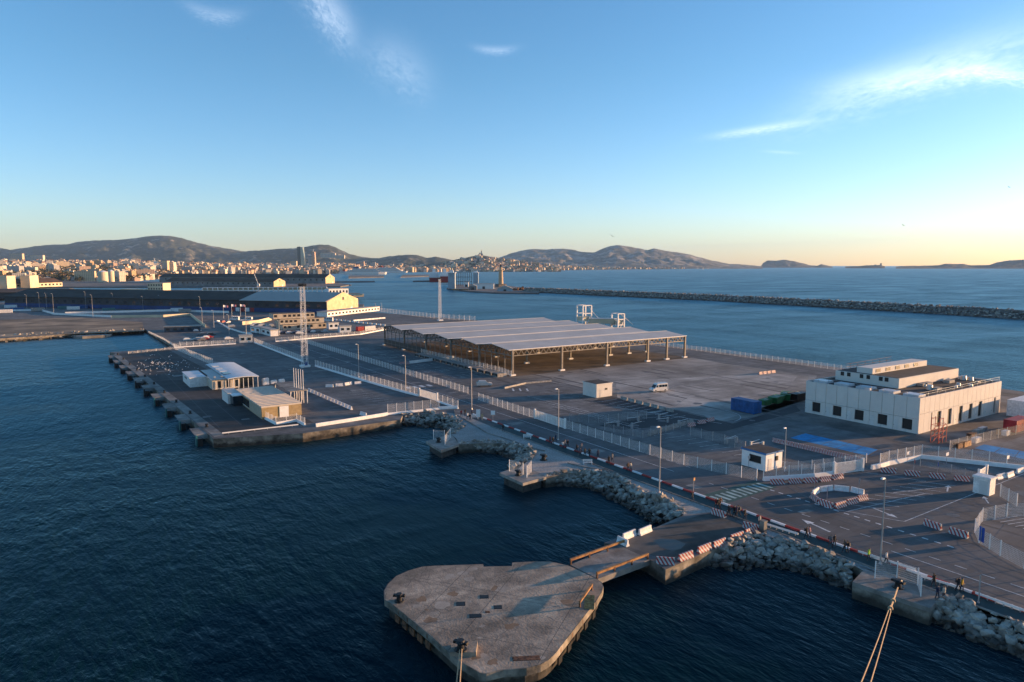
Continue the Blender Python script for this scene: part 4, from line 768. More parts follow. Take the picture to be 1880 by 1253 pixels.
THIN = MB().box(-.1, .1, -.1, .1, 0, EV - Z0 - 1.8).mesh('side_post', TRUSS)
for b in range(NB):
    for k in range(1, 5): put(THIN, 'side_post', root, (0, b * BAY + BAY * k / 5, 0))
for z in (EV - 3.0, 3.4): mb = MB(); mb.bar((0, 0, z), (0, NB * BAY, z), .08); build(mb, 'side_beam', TRUSS, root)
mb = MB(); mb.box(-.05, .05, 3 * BAY, NB * BAY, Z0 + .2, EV - 2.9); 
for b in (3, 4):                                    # dark cladding between the posts of the two far bays
    for k in range(5): q = build(MB().box(-.04, .04, 0, BAY / 5 - .25, .25, 2.9), 'wall_sheet', DARKS, root); q.location = (0, b * BAY + BAY * k / 5 + .12, 0)
root.location.z = 0
for ch in root.children:
    if ch.name.startswith(('column', 'footing', 'side_post', 'wall_sheet')): ch.location.z += Z0
# loading docks along its left side
for k in range(14):
    y = SY0 + 2 + k * 4.6; t_ = thing('loading_dock', 'grey loading dock bay under the white railing, ' + ordn[k] + ' from the near end', 'dock', (121.6, y, Z0), 0, 'loading docks beside the shed')
    build(MB().box(-1.6, 2.2, -1.7, 1.7, 0, 1.2), 'dock_block', BC, t_); build(MB().box(-1.66, -1.6, -1.2, 1.2, .3, 1.1), 'dock_shutter', DARKS, t_)
    for s in (-1, 1): q = build(MB().box(-1.8, -1.6, -.12, .12, .2, 1.0), 'bumper', BLACK, t_); q.location.y = s * 1.45
# ================================================================ the pale building under construction
BX0, BX1, BY0, BY1 = 156.0, 196.6, 73.5, 101.0; BZ = 10.1
WALLP = M('pale_panel', (.64, .60, .54), .85, var=.03, scale=.4, big=.06, bigscale=.3); DARKW = M('dark_opening', (.012, .012, .013), .5); DOORM = M('pale_door', (.60, .58, .54), .6, var=.05); ROOFD = M('dark_roof_felt', (.045, .043, .042), .9, var=.3, scale=.4); SKYL = M('skylight', (.55, .56, .57), .35, var=.08)
T = thing('terminal_building', 'pale concrete-panel building under construction with dark window openings', 'building', (BX0, BY0, Z0)); o = Vector((BX0, BY0, Z0)); W_, D_, H_ = BX1 - BX0, BY1 - BY0, BZ - Z0
def wall_panels(parent, x, y, axis, n, ln, zs, sgn, th=.25, opens=()):
    for i in range(n):
        a, b = ln * i / n + .035, ln * (i + 1) / n - .035
        for z0, z1 in zip(zs, zs[1:]):
            cuts = [c for c in opens if c[0] < b and c[1] > a and c[2] < z1 and c[3] > z0]; segs = []
            if not cuts: segs = [(a, b, z0, z1)]
            else:
                c = cuts[0]; ca, cb = max(a, c[0]), min(b, c[1])
                segs = [s for s in ((a, ca, z0, z1), (cb, b, z0, z1), (ca, cb, z0, max(z0, c[2])), (ca, cb, min(z1, c[3]), z1)) if s[1] - s[0] > .03 and s[3] - s[2] > .03]
            mb = MB()
            for s in segs:
                if axis == 'y': mb.box(x, x + th * sgn, y + s[0], y + s[1], s[2] + .03, s[3] - .03) if sgn > 0 else mb.box(x - th, x, y + s[0], y + s[1], s[2] + .03, s[3] - .03)
                else: mb.box(x + s[0], x + s[1], y, y + th, s[2] + .03, s[3] - .03)
            if segs: build(mb, 'wall_panel', WALLP, parent)
opL = [(D_ * (i + .5) / 5 - 1.9 + .5, D_ * (i + .5) / 5 + .3 + .5, .7, 3.0) for i in range(5)]
wall_panels(T, 0, 0, 'y', 10, D_, (0, 3.3, H_), 1, opens=[(c[0], c[1], c[2], c[3]) for c in opL])
opR = [(5.4 + .0, 5.9, .3, 4.2)] + [(x, x + 1.9, .5, 4.1) for x in (8.2, 13.2, 18.6, 23.6, 28.6)] + [(37, 38, .5, 4.2)]
wall_panels(T, 0, 0, 'x', 18, W_, (0, 4.4, H_), 1, opens=opR)
build(MB().box(.3, W_ - .3, .3, D_ - .3, 0, H_ - .6), 'core', DARKW, T); build(MB().box(W_ - .25, W_, .26, D_, 0, H_), 'rear_wall', WALLP, T); build(MB().box(.26, W_ - .26, D_ - .25, D_, 0, H_), 'rear_wall', WALLP, T)
build(MB().box(.26, W_ - .26, .26, D_ - .26, H_ - .5, H_ - .3), 'roof', ROOFD, T)
for c in opL: 
    fr = build(MB().box(.27, .29, c[0], c[1], c[2], c[3]), 'window', DARKW, T); build(MB().box(-.02, .1, c[0], c[1], c[2] - .08, c[2]), 'sill', STEEL, fr); d_ = build(MB().box(-.04, .0, c[1] + .8, c[1] + 1.9, .1, 2.4), 'door', DOORM, T); build(MB().box(-.07, -.04, c[1] + 1.7, c[1] + 1.78, 1.1, 1.3), 'handle', DARKS, d_)
for c in opR[1:]:
    fr = build(MB().box(c[0], c[1], .27, .29, c[2], c[3]), 'window', DARKW, T); build(MB().box(c[0], c[1], -.02, .1, c[2] - .08, c[2]), 'sill', STEEL, fr)
for x in (11.0, 16.2, 21.5, 26.6, 31.6, 35.0): d_ = build(MB().box(x, x + 1.0, -.04, 0, .1, 2.5), 'door', DOORM, T); build(MB().box(x + .8, x + .88, -.07, -.04, 1.1, 1.3), 'handle', DARKS, d_)
for i in range(5): s = build(MB().box(1.5, 4.6, 0, 3.4, H_ - .3, H_ + .25), 'skylight', SKYL, T); s.location.y = D_ * (i + .5) / 5 - 1.7
U = (9.5, 39.3, 9.5, 25.5); H2 = H_ + 2.1          # upper storey, and the taller clerestory strip on it
build(MB().box(U[0], U[1], U[2], U[3], H_ - .3, H2), 'upper_storey', WALLP, T); build(MB().box(U[0] + .3, U[1] - .3, U[2] + .3, U[3] - .3, H2, H2 + .08), 'upper_roof', ROOFD, T)
build(MB().box(U[0] + 1.0, U[1] - 2, 16.5, 20.5, H2 + .08, H2 + 1.5), 'clerestory', WALLP, T)
for k in range(5): w_ = build(MB().box(U[0] + 2.5 + k * 4.6, U[0] + 4.6 + k * 4.6, 16.42, 16.5, H2 + .4, H2 + 1.2), 'window', DARKW, T)
for y in (12, 13.4, 16.5, 18.2, 21.5, 23.2): build(MB().box(U[0] - .06, U[0], y, y + .9, H_ + 1.0, H_ + 2.0), 'window', DARKW, T)
rr = MB()
for a, b in (((.4, .4), (.4, D_ - .4)), ((.4, .4), (W_ - .4, .4))):
    n = 10
    for i in range(n + 1):
        p = Vector(a).lerp(Vector(b), i / n); rr.bar((*p, H_ - .3), (*p, H_ + 1.0), .03)
    rr.bar((*a, H_ + 1.0), (*b, H_ + 1.0), .03); rr.bar((*a, H_ + .5), (*b, H_ + .5), .025)
build(rr, 'roof_railing', STEEL, T)
rnd = random.Random(5)
for k in range(16):
    x, y = rnd.uniform(14, 38), rnd.uniform(1.5, 9); r_ = rnd.uniform(.3, .8)
    if k % 3: q = build(MB().cone(0, 0, 0, r_ * 1.4, r_, r_ * .8, 10), 'roof_unit', STEEL, T)
    else: q = build(MB().box(-r_ * 2, r_ * 2, -r_, r_, 0, r_), 'roof_unit', BC, T)
    q.location = (x, y, H_ - .3)
mb = MB()
for k in range(6): mb.bar((U[0] + 4 + k * 3.5, 24, H2 + .1), (U[0] + 4 + k * 3.5, 24, H2 + 1.6), .04)
mb.bar((U[0] + 2, 24, H2 + 1.6), (U[0] + 24, 24, H2 + 1.9), .05); mb.bar((U[0] + 2, 24, H2 + .9), (U[0] + 24, 24, H2 + 1.1), .05); build(mb, 'roof_scaffold', RUST, T)
# red scaffold stair, site boxes
sc = thing('scaffold_stair', 'red scaffold stair tower by the corner of the pale building', 'scaffold', G(1722, 812)); REDST = M('red_scaffold', (.42, .04, .03), .6, var=.2)
for x in (-1.6, 0, 1.6):
    for y in (-.8, .8): q = build(MB().box(-.05, .05, -.05, .05, 0, 5.4 if x < 1 else 3.8), 'standard', REDST, sc); q.location = (x, y, 0)
for z in (1.3, 2.6, 3.8, 5.2):
    mb = MB()
    for y in (-.8, .8): mb.bar((-1.6, y, z), (1.6 if z < 4 else 0, y, z), .045)
    for x in (-1.6, 0, 1.6): mb.bar((x, -.8, z), (x, .8, z), .045) if z < 4 or x < 1 else None
    build(mb, 'ledger', REDST, sc)
for k in range(3): mb = MB(); mb.bar((-1.5, -.6, k * 1.3), (1.5, -.6, k * 1.3 + 1.3), .09); mb.bar((-1.5, .6, k * 1.3), (1.5, .6, k * 1.3 + 1.3), .06); build(mb, 'stair_flight', REDST, sc)
def container(p, rz, m, label, ln=6.0, w_=2.4, h=2.6, group='containers'):
    r_ = thing('shipping_container', label, 'container', p, rz, group); build(MB().box(-ln / 2 + .06, ln / 2 - .06, -w_ / 2 + .06, w_ / 2 - .06, .12, h - .06), 'body', m, r_)
    n = int(ln / .5); rib = MB().box(-.12, .12, -w_ / 2, w_ / 2, .15, h - .08).mesh('rib', m)
    for k in range(n): put(rib, 'rib', r_, (-ln / 2 + .3 + k * (ln - .6) / (n - 1), 0, 0))
    mb = MB()
    for x in (-ln / 2, ln / 2 - .14):
        for y in (-w_ / 2, w_ / 2 - .14): mb.box(x, x + .14, y, y + .14, 0, h)
    build(mb, 'corner_posts', m, r_)
    for s in (-1, 1): q = build(MB().box(ln / 2, ln / 2 + .05, -w_ / 4 + .03, w_ / 4 - .03, .15, h - .1), 'door', m, r_); q.location.y = s * w_ / 4
    return r_
CBLUE = M('container_blue', (.010, .085, .25), .55, var=.2, scale=.8); CRED = M('container_red', (.36, .02, .025), .6, var=.2, scale=.8); SKG = M('skip_green', (.03, .17, .06), .6, var=.25, scale=.8)
container(G(1369, 756), -math.pi / 2 + .0, CBLUE, 'blue shipping container standing in the open yard', 7.0, 3.0, 3.2)
container(G(1866, 790), 0, CRED, 'red container beside the pale building', 7.5, 2.6, 2.8)
container(V(1869, 752, 182) * 0 + G(1880, 762), 0, BW, 'white site cabin with a red stripe at the right edge', 10, 4, 4.2)
def skip(p, rz, m, label, s=1.0):
    r_ = thing('waste_skip', label, 'skip', p, rz, 'skips in the yard'); mb = MB(); mb.hexa([(-1.2, -.8, .15), (1.2, -.8, .15), (1.2, .8, .15), (-1.2, .8, .15)], [(-2.1, -1.0, 1.6), (2.1, -1.0, 1.6), (2.1, 1.0, 1.6), (-2.1, 1.0, 1.6)]); build(mb, 'tub', m, r_)
    mb = MB(); mb.bar((-2.1, -1.02, 1.6), (2.1, -1.02, 1.6), .07); mb.bar((-2.1, 1.02, 1.6), (2.1, 1.02, 1.6), .07); build(mb, 'rim', m, r_)
    v = []; 
    q = put(BM[3], 'rubble_load', r_, (0, 0, 1.45), .4, (2.6, 1.7, .9)); r_.scale = (s, s, s)
skip(G(1425, 741), .2, SKG, 'bright green waste skip beside the blue container', 1.25); skip(G(1443, 735), .5, SKG, 'rounded green skip behind the bright green one', 1.3); skip(G(1406, 744), .1, SKG, 'low green skip half hidden by the blue container', 1.0); skip(G(1465, 736), .0, BLACK, 'black skip against the end of the pale building', 1.4)
for k, (x, y, m, s) in enumerate(((1795, 797, BC, 1.6), (1803, 793, STEEL, 1.3), (1772, 819, OCHRE, 1.5), (1792, 812, BW, 1.2), (1783, 804, RUST, 1.2), (1838, 797, OCHRE, 1.3), (1846, 799, BW, 1.0), (1760, 822, RUST, 1.4))):
    mb = MB()
    for j in range(5): mb.box(-s, s, -.5, .5, j * .22, j * .22 + .16)
    solo(mb, 'material_pallet', m, ['grey block stack', 'steel pipe stack', 'ochre timber stack', 'white slab stack', 'rusty plate stack', 'ochre crate stack', 'pale crate stack', 'rusty girder stack'][k] + ' on the construction site by the red stair', 'pallet', 'site materials').location = G(x, y)
# kiosk, cabins, booth
def cabin(p, rz, lx, ly, h, label, trim=None, wall=None, win=(), doors=(), roofm=None, name='cabin', cat='cabin', group=None):
    wall = wall or WHITE; r_ = thing(name, label, cat, p, rz, group); build(MB().box(-lx / 2, lx / 2, -ly / 2, ly / 2, 0, h), 'walls', wall, r_)
    build(MB().box(-lx / 2 - .15, lx / 2 + .15, -ly / 2 - .15, ly / 2 + .15, h, h + .3), 'roof_edge', trim or wall, r_); build(MB().box(-lx / 2, lx / 2, -ly / 2, ly / 2, h + .3, h + .33), 'roof', roofm or ROOFD, r_)
    for f_, a, b, z0, z1 in win:
        bx = {'l': (-lx / 2 - .04, -lx / 2, a, b), 'f': (a, b, -ly / 2 - .04, -ly / 2)}[f_]; w_ = build(MB().box(*bx, z0, z1), 'window', DARKW, r_)
        s = build(MB().box(bx[0] - .04, bx[1], bx[2] - .05, bx[3] + .05, z0 - .08, z0), 'sill', STEEL, w_)
    for f_, a, b, z1 in doors: bx = {'l': (-lx / 2 - .05, -lx / 2, a, b), 'f': (a, b, -ly / 2 - .05, -ly / 2)}[f_]; d_ = build(MB().box(*bx, .05, z1), 'door', DOORM, r_)
    return r_
k0 = G(1405, 866); cabin((k0.x + 2.4, k0.y + 2.6, Z0), 0, 4.8, 5.2, 3.0, 'white kiosk with a blue roof edge beside the junction', BLUES if 0 else M('kiosk_blue', (.03, .16, .36), .6), None, (('l', -1.6, .9, 1.2, 2.5), ('f', .2, 1.2, 1.6, 2.4)), (('f', -1.7, -.7, 2.2),), name='kiosk', cat='kiosk')
k0 = G(1095, 731); cabin((k0.x + 2.9, k0.y + 3, Z0), 0, 5.8, 6.0, 3.6, 'plain white hut with a dark flat roof in the open yard', None, M('hut_white', (.62, .59, .54), .7, var=.05), (('f', .2, 1.1, 2.0, 2.5),), (('f', -1.6, -.6, 2.2),), name='hut', cat='hut')
k0 = G(1816, 912); cabin((k0.x + 1.2, k0.y + 1.3, Z0), 0, 2.0, 2.4, 2.6, 'pale narrow booth by the open gate leaf', None, BW, (), (('l', -.9, .3, 2.3),), BW, 'booth', 'booth')
fence([(1836, 912), (1866, 930)], 'white fence panel beside the booth', h=2.0)
# pedestrian gates in the yard
for k, (x, y) in enumerate(((1210, 770), (1226, 776), (1246, 782), (1135, 783), (1160, 787), (1172, 774), (1334, 815), (1352, 813), (1378, 822), (1400, 822))):
    r_ = thing('barrier_gate', ('lifting barrier arm post ' + ordn[k] + ' from the left among the yard gates'), 'gate', G(x, y), 0, 'yard gates'); build(MB().box(-.2, .2, -.2, .2, 0, 1.3), 'cabinet', STEEL, r_); mb = MB(); mb.bar((0, 0, 1.1), (-3.4 if k % 2 else 3.4, .4, 1.15), .05); build(mb, 'arm', FENCEW, r_)
# ================================================================ buildings on the pier
GLASS = M('dark_glass', (.02, .03, .04), .12, var=.1); TANM = M('ochre_cladding', (.36, .26, .13), .75, var=.12, scale=1.5); CREAMM = M('cream_facade', (.60, .52, .42), .75, var=.08); PALEB2 = M('pale_blue_roof', (.62, .64, .65), .5, var=.06)
pv = thing('pier_pavilion', 'white glazed pier pavilion with a curved pale roof', 'building', (31.3, 212.5, Z0))
def pbox(n, x0, x1, y0, y1, z0, z1, m, par): return build(MB().box(x0, x1, y0, y1, z0, z1), n, m, par)
pbox('wing', 0.2, 5.2, 13, 27, 0, 2.9, BW, pv); pbox('wing_roof', 0, 5.4, 12.8, 27.2, 2.9, 3.1, PALEB2, pv); pbox('hall', 5.2, 13.0, 5, 27, 0, 2.9, CREAMM, pv); pbox('hall_roof', 4.8, 13.2, 4.4, 27.2, 2.95, 3.1, ROOFM, pv)
for k in range(3): pbox('porthole', .14, .2, 22 - k * 1.6, 22.7 - k * 1.6, 1.7, 2.3, DARKW, pv)
for k in range(6): w_ = pbox('window', 5.5 + k * 1.25, 6.4 + k * 1.25, 4.94, 5.0, .4, 2.5, GLASS if k % 2 else CREAMM, pv); pbox('sill', 5.45 + k * 1.25, 6.45 + k * 1.25, 4.9, 5.0, .3, .4, WHITE, w_)
mb = MB(); n = 8
for i in range(n):
    a, b = i / n, (i + 1) / n; z = lambda u: 3.15 + .4 * math.sin(math.pi * (u * .8 + .1)); xa, xb = 9 + 9 * a, 9 + 9 * b
    mb.hexa([(xa, 2, z(a)), (xb, 2, z(b)), (xb, 38, z(b)), (xa, 38, z(a))], [(xa, 2, z(a) + .2), (xb, 2, z(b) + .2), (xb, 38, z(b) + .2), (xa, 38, z(a) + .2)])
build(mb, 'curved_roof', PALEB2, pv); pbox('glass_hall', 13.2, 17.4, 6, 37, 0, 3.15, GLASS, pv)
for k in range(4): pbox('roof_light', 9.4 + k * 0.0, 11.5, 10 + k * 6.2, 14.6 + k * 6.2, 3.60, 3.78, GLASS if k == 0 else SKYL, pv)
for k in range(7): q = pbox('post', 0, .14, 0, .14, 0, 3.2, FENCEW, pv); q.location = (9.2 + k * 1.4, 2.2, 0)
for k in range(2): pbox('roof_vent', 6 + k * 2, 6.6 + k * 2, 7, 7.6, 3.1, 3.7, STEEL, pv)
hb = thing('wood_clad_hall', 'long hall with ochre end wall and ribbed pale roof on the pier', 'building', (36.0, 168.5, Z0))
pbox('annex', 0, 3.0, 24, 32, 0, 2.8, BW, hb); pbox('annex_roof', -.1, 3.1, 23.9, 32.1, 2.8, 2.95, ROOFM, hb); pbox('glass_box', .6, 3.0, 20.4, 24, 0, 2.6, GLASS, hb); pbox('glass_box_frame', .5, 3.0, 20.3, 24, 2.6, 2.85, WHITE, hb)
pbox('hall', 3.0, 12.6, 0, 29, 0, 2.8, TANM, hb); pbox('fascia', 2.9, 12.7, -.1, 29.1, 2.8, 3.05, CREAMM, hb); pbox('end_panel', 7.2, 9.4, -.14, -.1, 0, 2.7, WHITE, hb)
rib = MB().box(2.9, 12.7, 0, .9, 3.05, 3.2).mesh('roof_rib', CREAMM)
for k in range(15): put(rib, 'roof_rib', hb, (0, -.05 + k * 1.94, 0))
for k in range(5): w_ = pbox('window', 2.94, 3.0, 13 + k * 1.5, 14.1 + k * 1.5, .5, 2.4, GLASS, hb); pbox('sill', 2.9, 3.0, 12.95 + k * 1.5, 14.15 + k * 1.5, .4, .5, WHITE, w_)
slat = MB().box(2.95, 3.0, -.1, .1, .1, 2.75).mesh('cladding_slat', CREAMM)
for k in range(20): put(slat, 'cladding_slat', hb, (0, .5 + k * .62, 0))
cp = thing('entrance_canopy', 'flat pale canopy on slim posts beside the ochre hall', 'canopy', (49.4, 181.5, Z0)); pbox('roof', 0, 5, 0, 16, 3.6, 3.8, PIERC, cp)
for x, y in ((.3, .3), (4.7, .3), (.3, 15.7), (4.7, 15.7), (4.7, 5), (4.7, 10)): q = build(MB().box(-.07, .07, -.07, .07, 0, 3.6), 'post', FENCEW, cp); q.location = (x, y, 0)
fence([(486, 769), (507, 780), (545, 774), (560, 782)], 'white railing around the near end of the ochre hall', h=1.3, wall=.6)
for k in range(3): tag(put(MB().box(-1, 1, -.4, .4, 0, .9 + (k == 0)).box(-.9, .9, -.3, .3, .9 + (k == 0), 1.1 + (k == 0)).mesh('planter', BW), 'planter', None, (52 + k * 2.6, 218 + k * .7, Z0), .3), ['tall', 'low', 'long'][k] + ' white planter box behind the pier pavilion', 'planter', 'planters')
# pier supports and fenders along its open side
for k in range(10):
    t = (k + .4) / 10; p = Vector((25.6, 157.5)).lerp(Vector((17.0, 334.0)), t)
    r_ = thing('berth_support', 'concrete berth corbel with a dark fender, ' + ordn[k] + ' from the near end of the pier', 'pier', (p.x, p.y, 0), 0, 'berth corbels along the pier')
    mb = MB(); mb.hexa([(-.6, -4.2, Z0 - 1.0), (.9, -4.2, Z0 - 1.0), (.9, 4.2, Z0 - 1.0), (-.6, 4.2, Z0 - 1.0)], [(-2.4, -3.6, Z0 - .05), (.9, -3.6, Z0 - .05), (.9, 3.6, Z0 - .05), (-2.4, 3.6, Z0 - .05)]); build(mb, 'corbel', PIERC, r_)
    build(MB().box(-2.2, -1.2, -6.6, -4.5, -2, 1.7), 'fender', BLACK, r_); build(MB().box(-2.5, -2.2, -6.3, -4.8, -.5, 2.2), 'fender_face', M('fender_teal', (.02, .13, .13), .6) if k < 4 else BLACK, r_)
    bollard((p.x + 1.2, p.y + 3.0, Z0 + .01), 'small bollard on the pier edge, ' + ordn[k] + ' from the near end', .8)
rnd = random.Random(11)
gull = MB(); gull.hexa([(-.22, -.07, .12), (.2, -.05, .14), (.2, .05, .14), (-.22, .07, .12)], [(-.25, -.04, .26), (.12, -.05, .3), (.12, .05, .3), (-.25, .04, .26)]); gull.hexa([(.1, -.05, .28), (.24, -.04, .3), (.24, .04, .3), (.1, .05, .28)], [(.12, -.03, .40), (.22, -.03, .40), (.22, .03, .40), (.12, .03, .40)]); gull.bar((0, .03, 0), (0, .03, .14), .012); gull.bar((0, -.03, 0), (0, -.03, .14), .012)
GUL = gull.mesh('gull', M('gull_white', (.62, .62, .62), .8))
for k in range(110):
    p = G(rnd.gauss(298, 24), rnd.gauss(672, 8)); tag(put(GUL, 'gull', None, p, rnd.uniform(0, 6), (.95, .95, .95)), 'white gull resting among the flock on the dark pier deck', 'gull', 'flock of gulls resting on the pier')
def flyer(px, py, D, label, s=1.0, dark=False):
    p = V(px, py, D); mb = MB()
    for sy in (-1, 1):
        mb.hexa([(-.12, 0, 0), (.12, 0, 0), (.08, sy * .35, .10), (-.08, sy * .35, .10)][::sy], [(-.12, 0, .03), (.12, 0, .03), (.08, sy * .35, .12), (-.08, sy * .35, .12)][::sy]); mb.hexa([(-.08, sy * .35, .10), (.08, sy * .35, .10), (-.05, sy * .75, .05), (-.1, sy * .75, .05)][::sy], [(-.08, sy * .35, .12), (.08, sy * .35, .12), (-.05, sy * .75, .06), (-.1, sy * .75, .06)][::sy])
    mb.hexa([(-.3, -.06, -.03), (.25, -.04, -.03), (.25, .04, -.03), (-.3, .06, -.03)], [(-.3, -.04, .07), (.25, -.04, .06), (.25, .04, .06), (-.3, .04, .07)])
    q = tag(put(mb.mesh('bird', M('bird_dark', (.05, .05, .05), .8) if dark else MATS['gull_white']), 'flying_bird', None, p, 1.0, (s, s, s)), label, 'bird', 'birds in the air'); q.rotation_euler = (.5, .2, 1.0)
flyer(1124, 434, 190, 'pale gull gliding above the ridge of the right-hand mountain', 1.0); flyer(637, 457, 330, 'small dark bird flying right of the glass tower', 1.0, True); flyer(1658, 414, 260, 'small dark bird flying above the low island', 1.0, True); flyer(1852, 344, 280, 'dark bird high in the sky at the right edge', 1.0, True); flyer(455, 72, 300, 'tiny dark bird high in the blue sky at the upper left', .9, True)
# ================================================================ vehicles
TYRE = M('tyre', (.012, .012, .012), .8, var=.1); RIM = M('wheel_rim', (.35, .35, .36), .35, .6); CARP = M('car_paint', (.8, .8, .8), .3, var=.02, objcolor=True, spec=.6); CGL = M('car_glass', (.015, .018, .022), .08, var=.05); HL = M('headlight', (.6, .6, .58), .2); TL = M('tail_light', (.3, .01, .01), .3)
def car_proto(kind):
    if kind == 'van': prof = [(-2.7, .35), (2.55, .35), (2.75, .6), (2.7, 1.0), (2.0, 1.25), (1.35, 2.15), (1.0, 2.45), (-2.65, 2.5), (-2.72, 1.0)]; hw = 1.0; wx = (-1.7, 1.75); wr = .36; glass = [(1.95, 1.28, 1.42, 2.08)]
    else: prof = [(-2.1, .3), (2.05, .3), (2.18, .55), (2.1, .82), (1.15, .98), (.45, 1.5), (-1.35, 1.55), (-2.0, 1.05), (-2.15, .9)]; hw = .88; wx = (-1.3, 1.32); wr = .33
    r_ = put(None, 'car'); mb = MB(); n = len(prof); v = []
    for y, k in ((-hw, .96), (-hw * .98, 1), (hw * .98, 1), (hw, .96)):
        for x, z in prof: v.append((x * (k if y in (-hw, hw) else 1), y * (1 - .12 * max(0, z - 1.0)), z))
    mb.v = v
    for s in range(3):
        for k in range(n): a = s * n + k; b = s * n + (k + 1) % n; mb.f.append((a, a + n, b + n, b))
    mb.f += [tuple(range(n)), tuple(reversed(range(3 * n, 4 * n)))]; mb.m = [0] * len(mb.f); build(mb, 'body', CARP, r_)
    if kind == 'van':
        for s in (-1, 1):
            for xa, xb in ((.9, 1.55), (-.4, .5), (-1.4, -.6), (-2.4, -1.6)):
                q = MB(); y = s * (hw * .98 - .135) ; q.hexa([(xa, y - .03, 1.45), (xb, y - .03, 1.45), (xb, y + .03, 1.45), (xa, y + .03, 1.45)], [(xa, y - .07 * s - .03, 2.1), (xb - (.4 if xa > .8 else 0), y - .07 * s - .03, 2.1), (xb - (.4 if xa > .8 else 0), y - .07 * s + .03, 2.1), (xa, y - .07 * s + .03, 2.1)]); q.v = [(a, b + s * .11, c) for a, b, c in q.v]; build(q, 'side_window', CGL, r_)
        q = MB(); q.face([(2.0, -.82, 1.29), (2.0, .82, 1.29), (1.4, .76, 2.12), (1.4, -.76, 2.12)]); q.v = [(a + .03, b, c + .02) for a, b, c in q.v]; build(q, 'windscreen', CGL, r_)
        for x in (-1.6, -.4, .7): mb = MB(); mb.bar((x, -.8, 2.55), (x, .8, 2.55), .05); build(mb, 'roof_rack_bar', WHITE, r_)
    else:
        for s in (-1, 1):
            for xa, xb, c in ((-.45, .72, .42), (-1.55, -.55, -.0)):
                y = s * hw * .975; q = MB(); pts = [(xa, y, 1.02), (xb, y, 1.02), (xb - c - (0 if c else -.0), y - s * .05, 1.42), (xa + (.25 if not c else 0), y - s * .05, 1.44)]; q.face(pts if s < 0 else pts[::-1]); build(q, 'side_window', CGL, r_)
        q = MB(); q.face([(1.13, -.72, 1.01), (1.13, .72, 1.01), (.52, .66, 1.47), (.52, -.66, 1.47)]); q.v = [(a + .02, b, c + .015) for a, b, c in q.v]; build(q, 'windscreen', CGL, r_)
        q = MB(); q.face([(-1.97, .68, 1.1), (-1.97, -.68, 1.1), (-1.42, -.64, 1.5), (-1.42, .64, 1.5)]); q.v = [(a - .02, b, c + .02) for a, b, c in q.v]; build(q, 'rear_window', CGL, r_)
    fx = prof[2][0]
    for s in (-1, 1):
        build(MB().box(fx - .1, fx + .0, s * .62 - .16, s * .62 + .16, .62, .8), 'headlight', HL, r_); build(MB().box(prof[-1][0] - .0, prof[-1][0] + .05, s * .68 - .1, s * .68 + .1, .85, 1.05), 'tail_light', TL, r_)
        for x in wx:
            w_ = MB()
            w_.bar((x, s * hw * .99, wr), (x, s * (hw - .22), wr), wr, 14); t_ = build(w_, 'wheel', TYRE, r_); w_ = MB(); w_.bar((x, s * (hw + .005), wr), (x, s * (hw - .05), wr), wr * .6, 10); build(w_, 'rim', RIM, t_)
    return r_
PROTO = {'car': car_proto('car'), 'van': car_proto('van')}; USED = set()
def vehicle(p, rz, kind, color, label, group, s=1.0, name='parked_car'):
    o_ = PROTO[kind] if kind not in USED else dup(PROTO[kind]); USED.add(kind); o_.name = name
    o_.location = p; o_.rotation_euler = (0, 0, rz); o_.scale = (s, s, s); o_['category'] = 'van' if kind == 'van' else 'car'; o_['label'] = label; o_['group'] = group
    for c in o_.children:
        if c.name.startswith('body'): c.color = (*color, 1)
vehicle(G(1209, 719), 3.0, 'van', (.85, .82, .76), 'white minibus van with a roof rack parked on the pale concrete', 'vans', 1.0, 'minibus_van')
vehicle(G(889, 709), -.45, 'car', (.62, .60, .57), 'silver car standing alone beside the shed loading docks', 'lone car', 1.12)
cols = {'white': (.75, .75, .74), 'silver': (.42, .43, .45), 'black': (.02, .02, .022), 'dark blue': (.02, .04, .09), 'red': (.28, .02, .02), 'grey': (.15, .15, .16)}
rnd = random.Random(21); cn = list(cols)
spots = [(345, 626, 'white'), (362, 625, 'silver'), (370, 626, 'grey'), (376, 622, 'white'), (379, 625, 'red'), (384, 621, 'red'), (388, 616, 'black'), (371, 616, 'grey'), (362, 609, 'white'), (420, 624, 'white'), (398, 593, 'white'), (410, 593, 'red'), (418, 594, 'silver'), (425, 601, 'silver'), (432, 588, 'dark blue'), (446, 591, 'silver')]
for j in range(10): spots.append((466 + j * 3.4, 599 - (j % 2) * 2 + j * .3, cn[j % 4]))
for j in range(9): spots.append((478 + j * 9, 612 + j * .2, cn[(j * 3) % 6]))
for j in range(6): spots.append((548 + j * 9.5, 612 - j * .3, ['white', 'silver', 'dark blue', 'white', 'grey', 'silver'][j]))
lots = ['in the small car park by the inner basin', 'at the kerb of the far curved road', 'in the office car park']
for j, (x, y, c) in enumerate(spots):
    lot = lots[0] if j < 10 else lots[1] if j < 16 else lots[2]
    vehicle(G(x, y), rnd.choice((0, math.pi)) + rnd.uniform(-.1, .1) + (.6 if j in (10, 11, 12) else 0), 'car', cols[c], c + ' car ' + lot, c + ' cars ' + lot, .98)
for j, (x, y) in enumerate(((431, 589), (455, 590), (603, 591))): vehicle(G(x, y), math.pi * .5 + .9, 'van', cols['white'], ['white van on the far curved road', 'white van under the far flags', 'white van behind the office block'][j], 'far vans', 1.15, 'delivery_van')
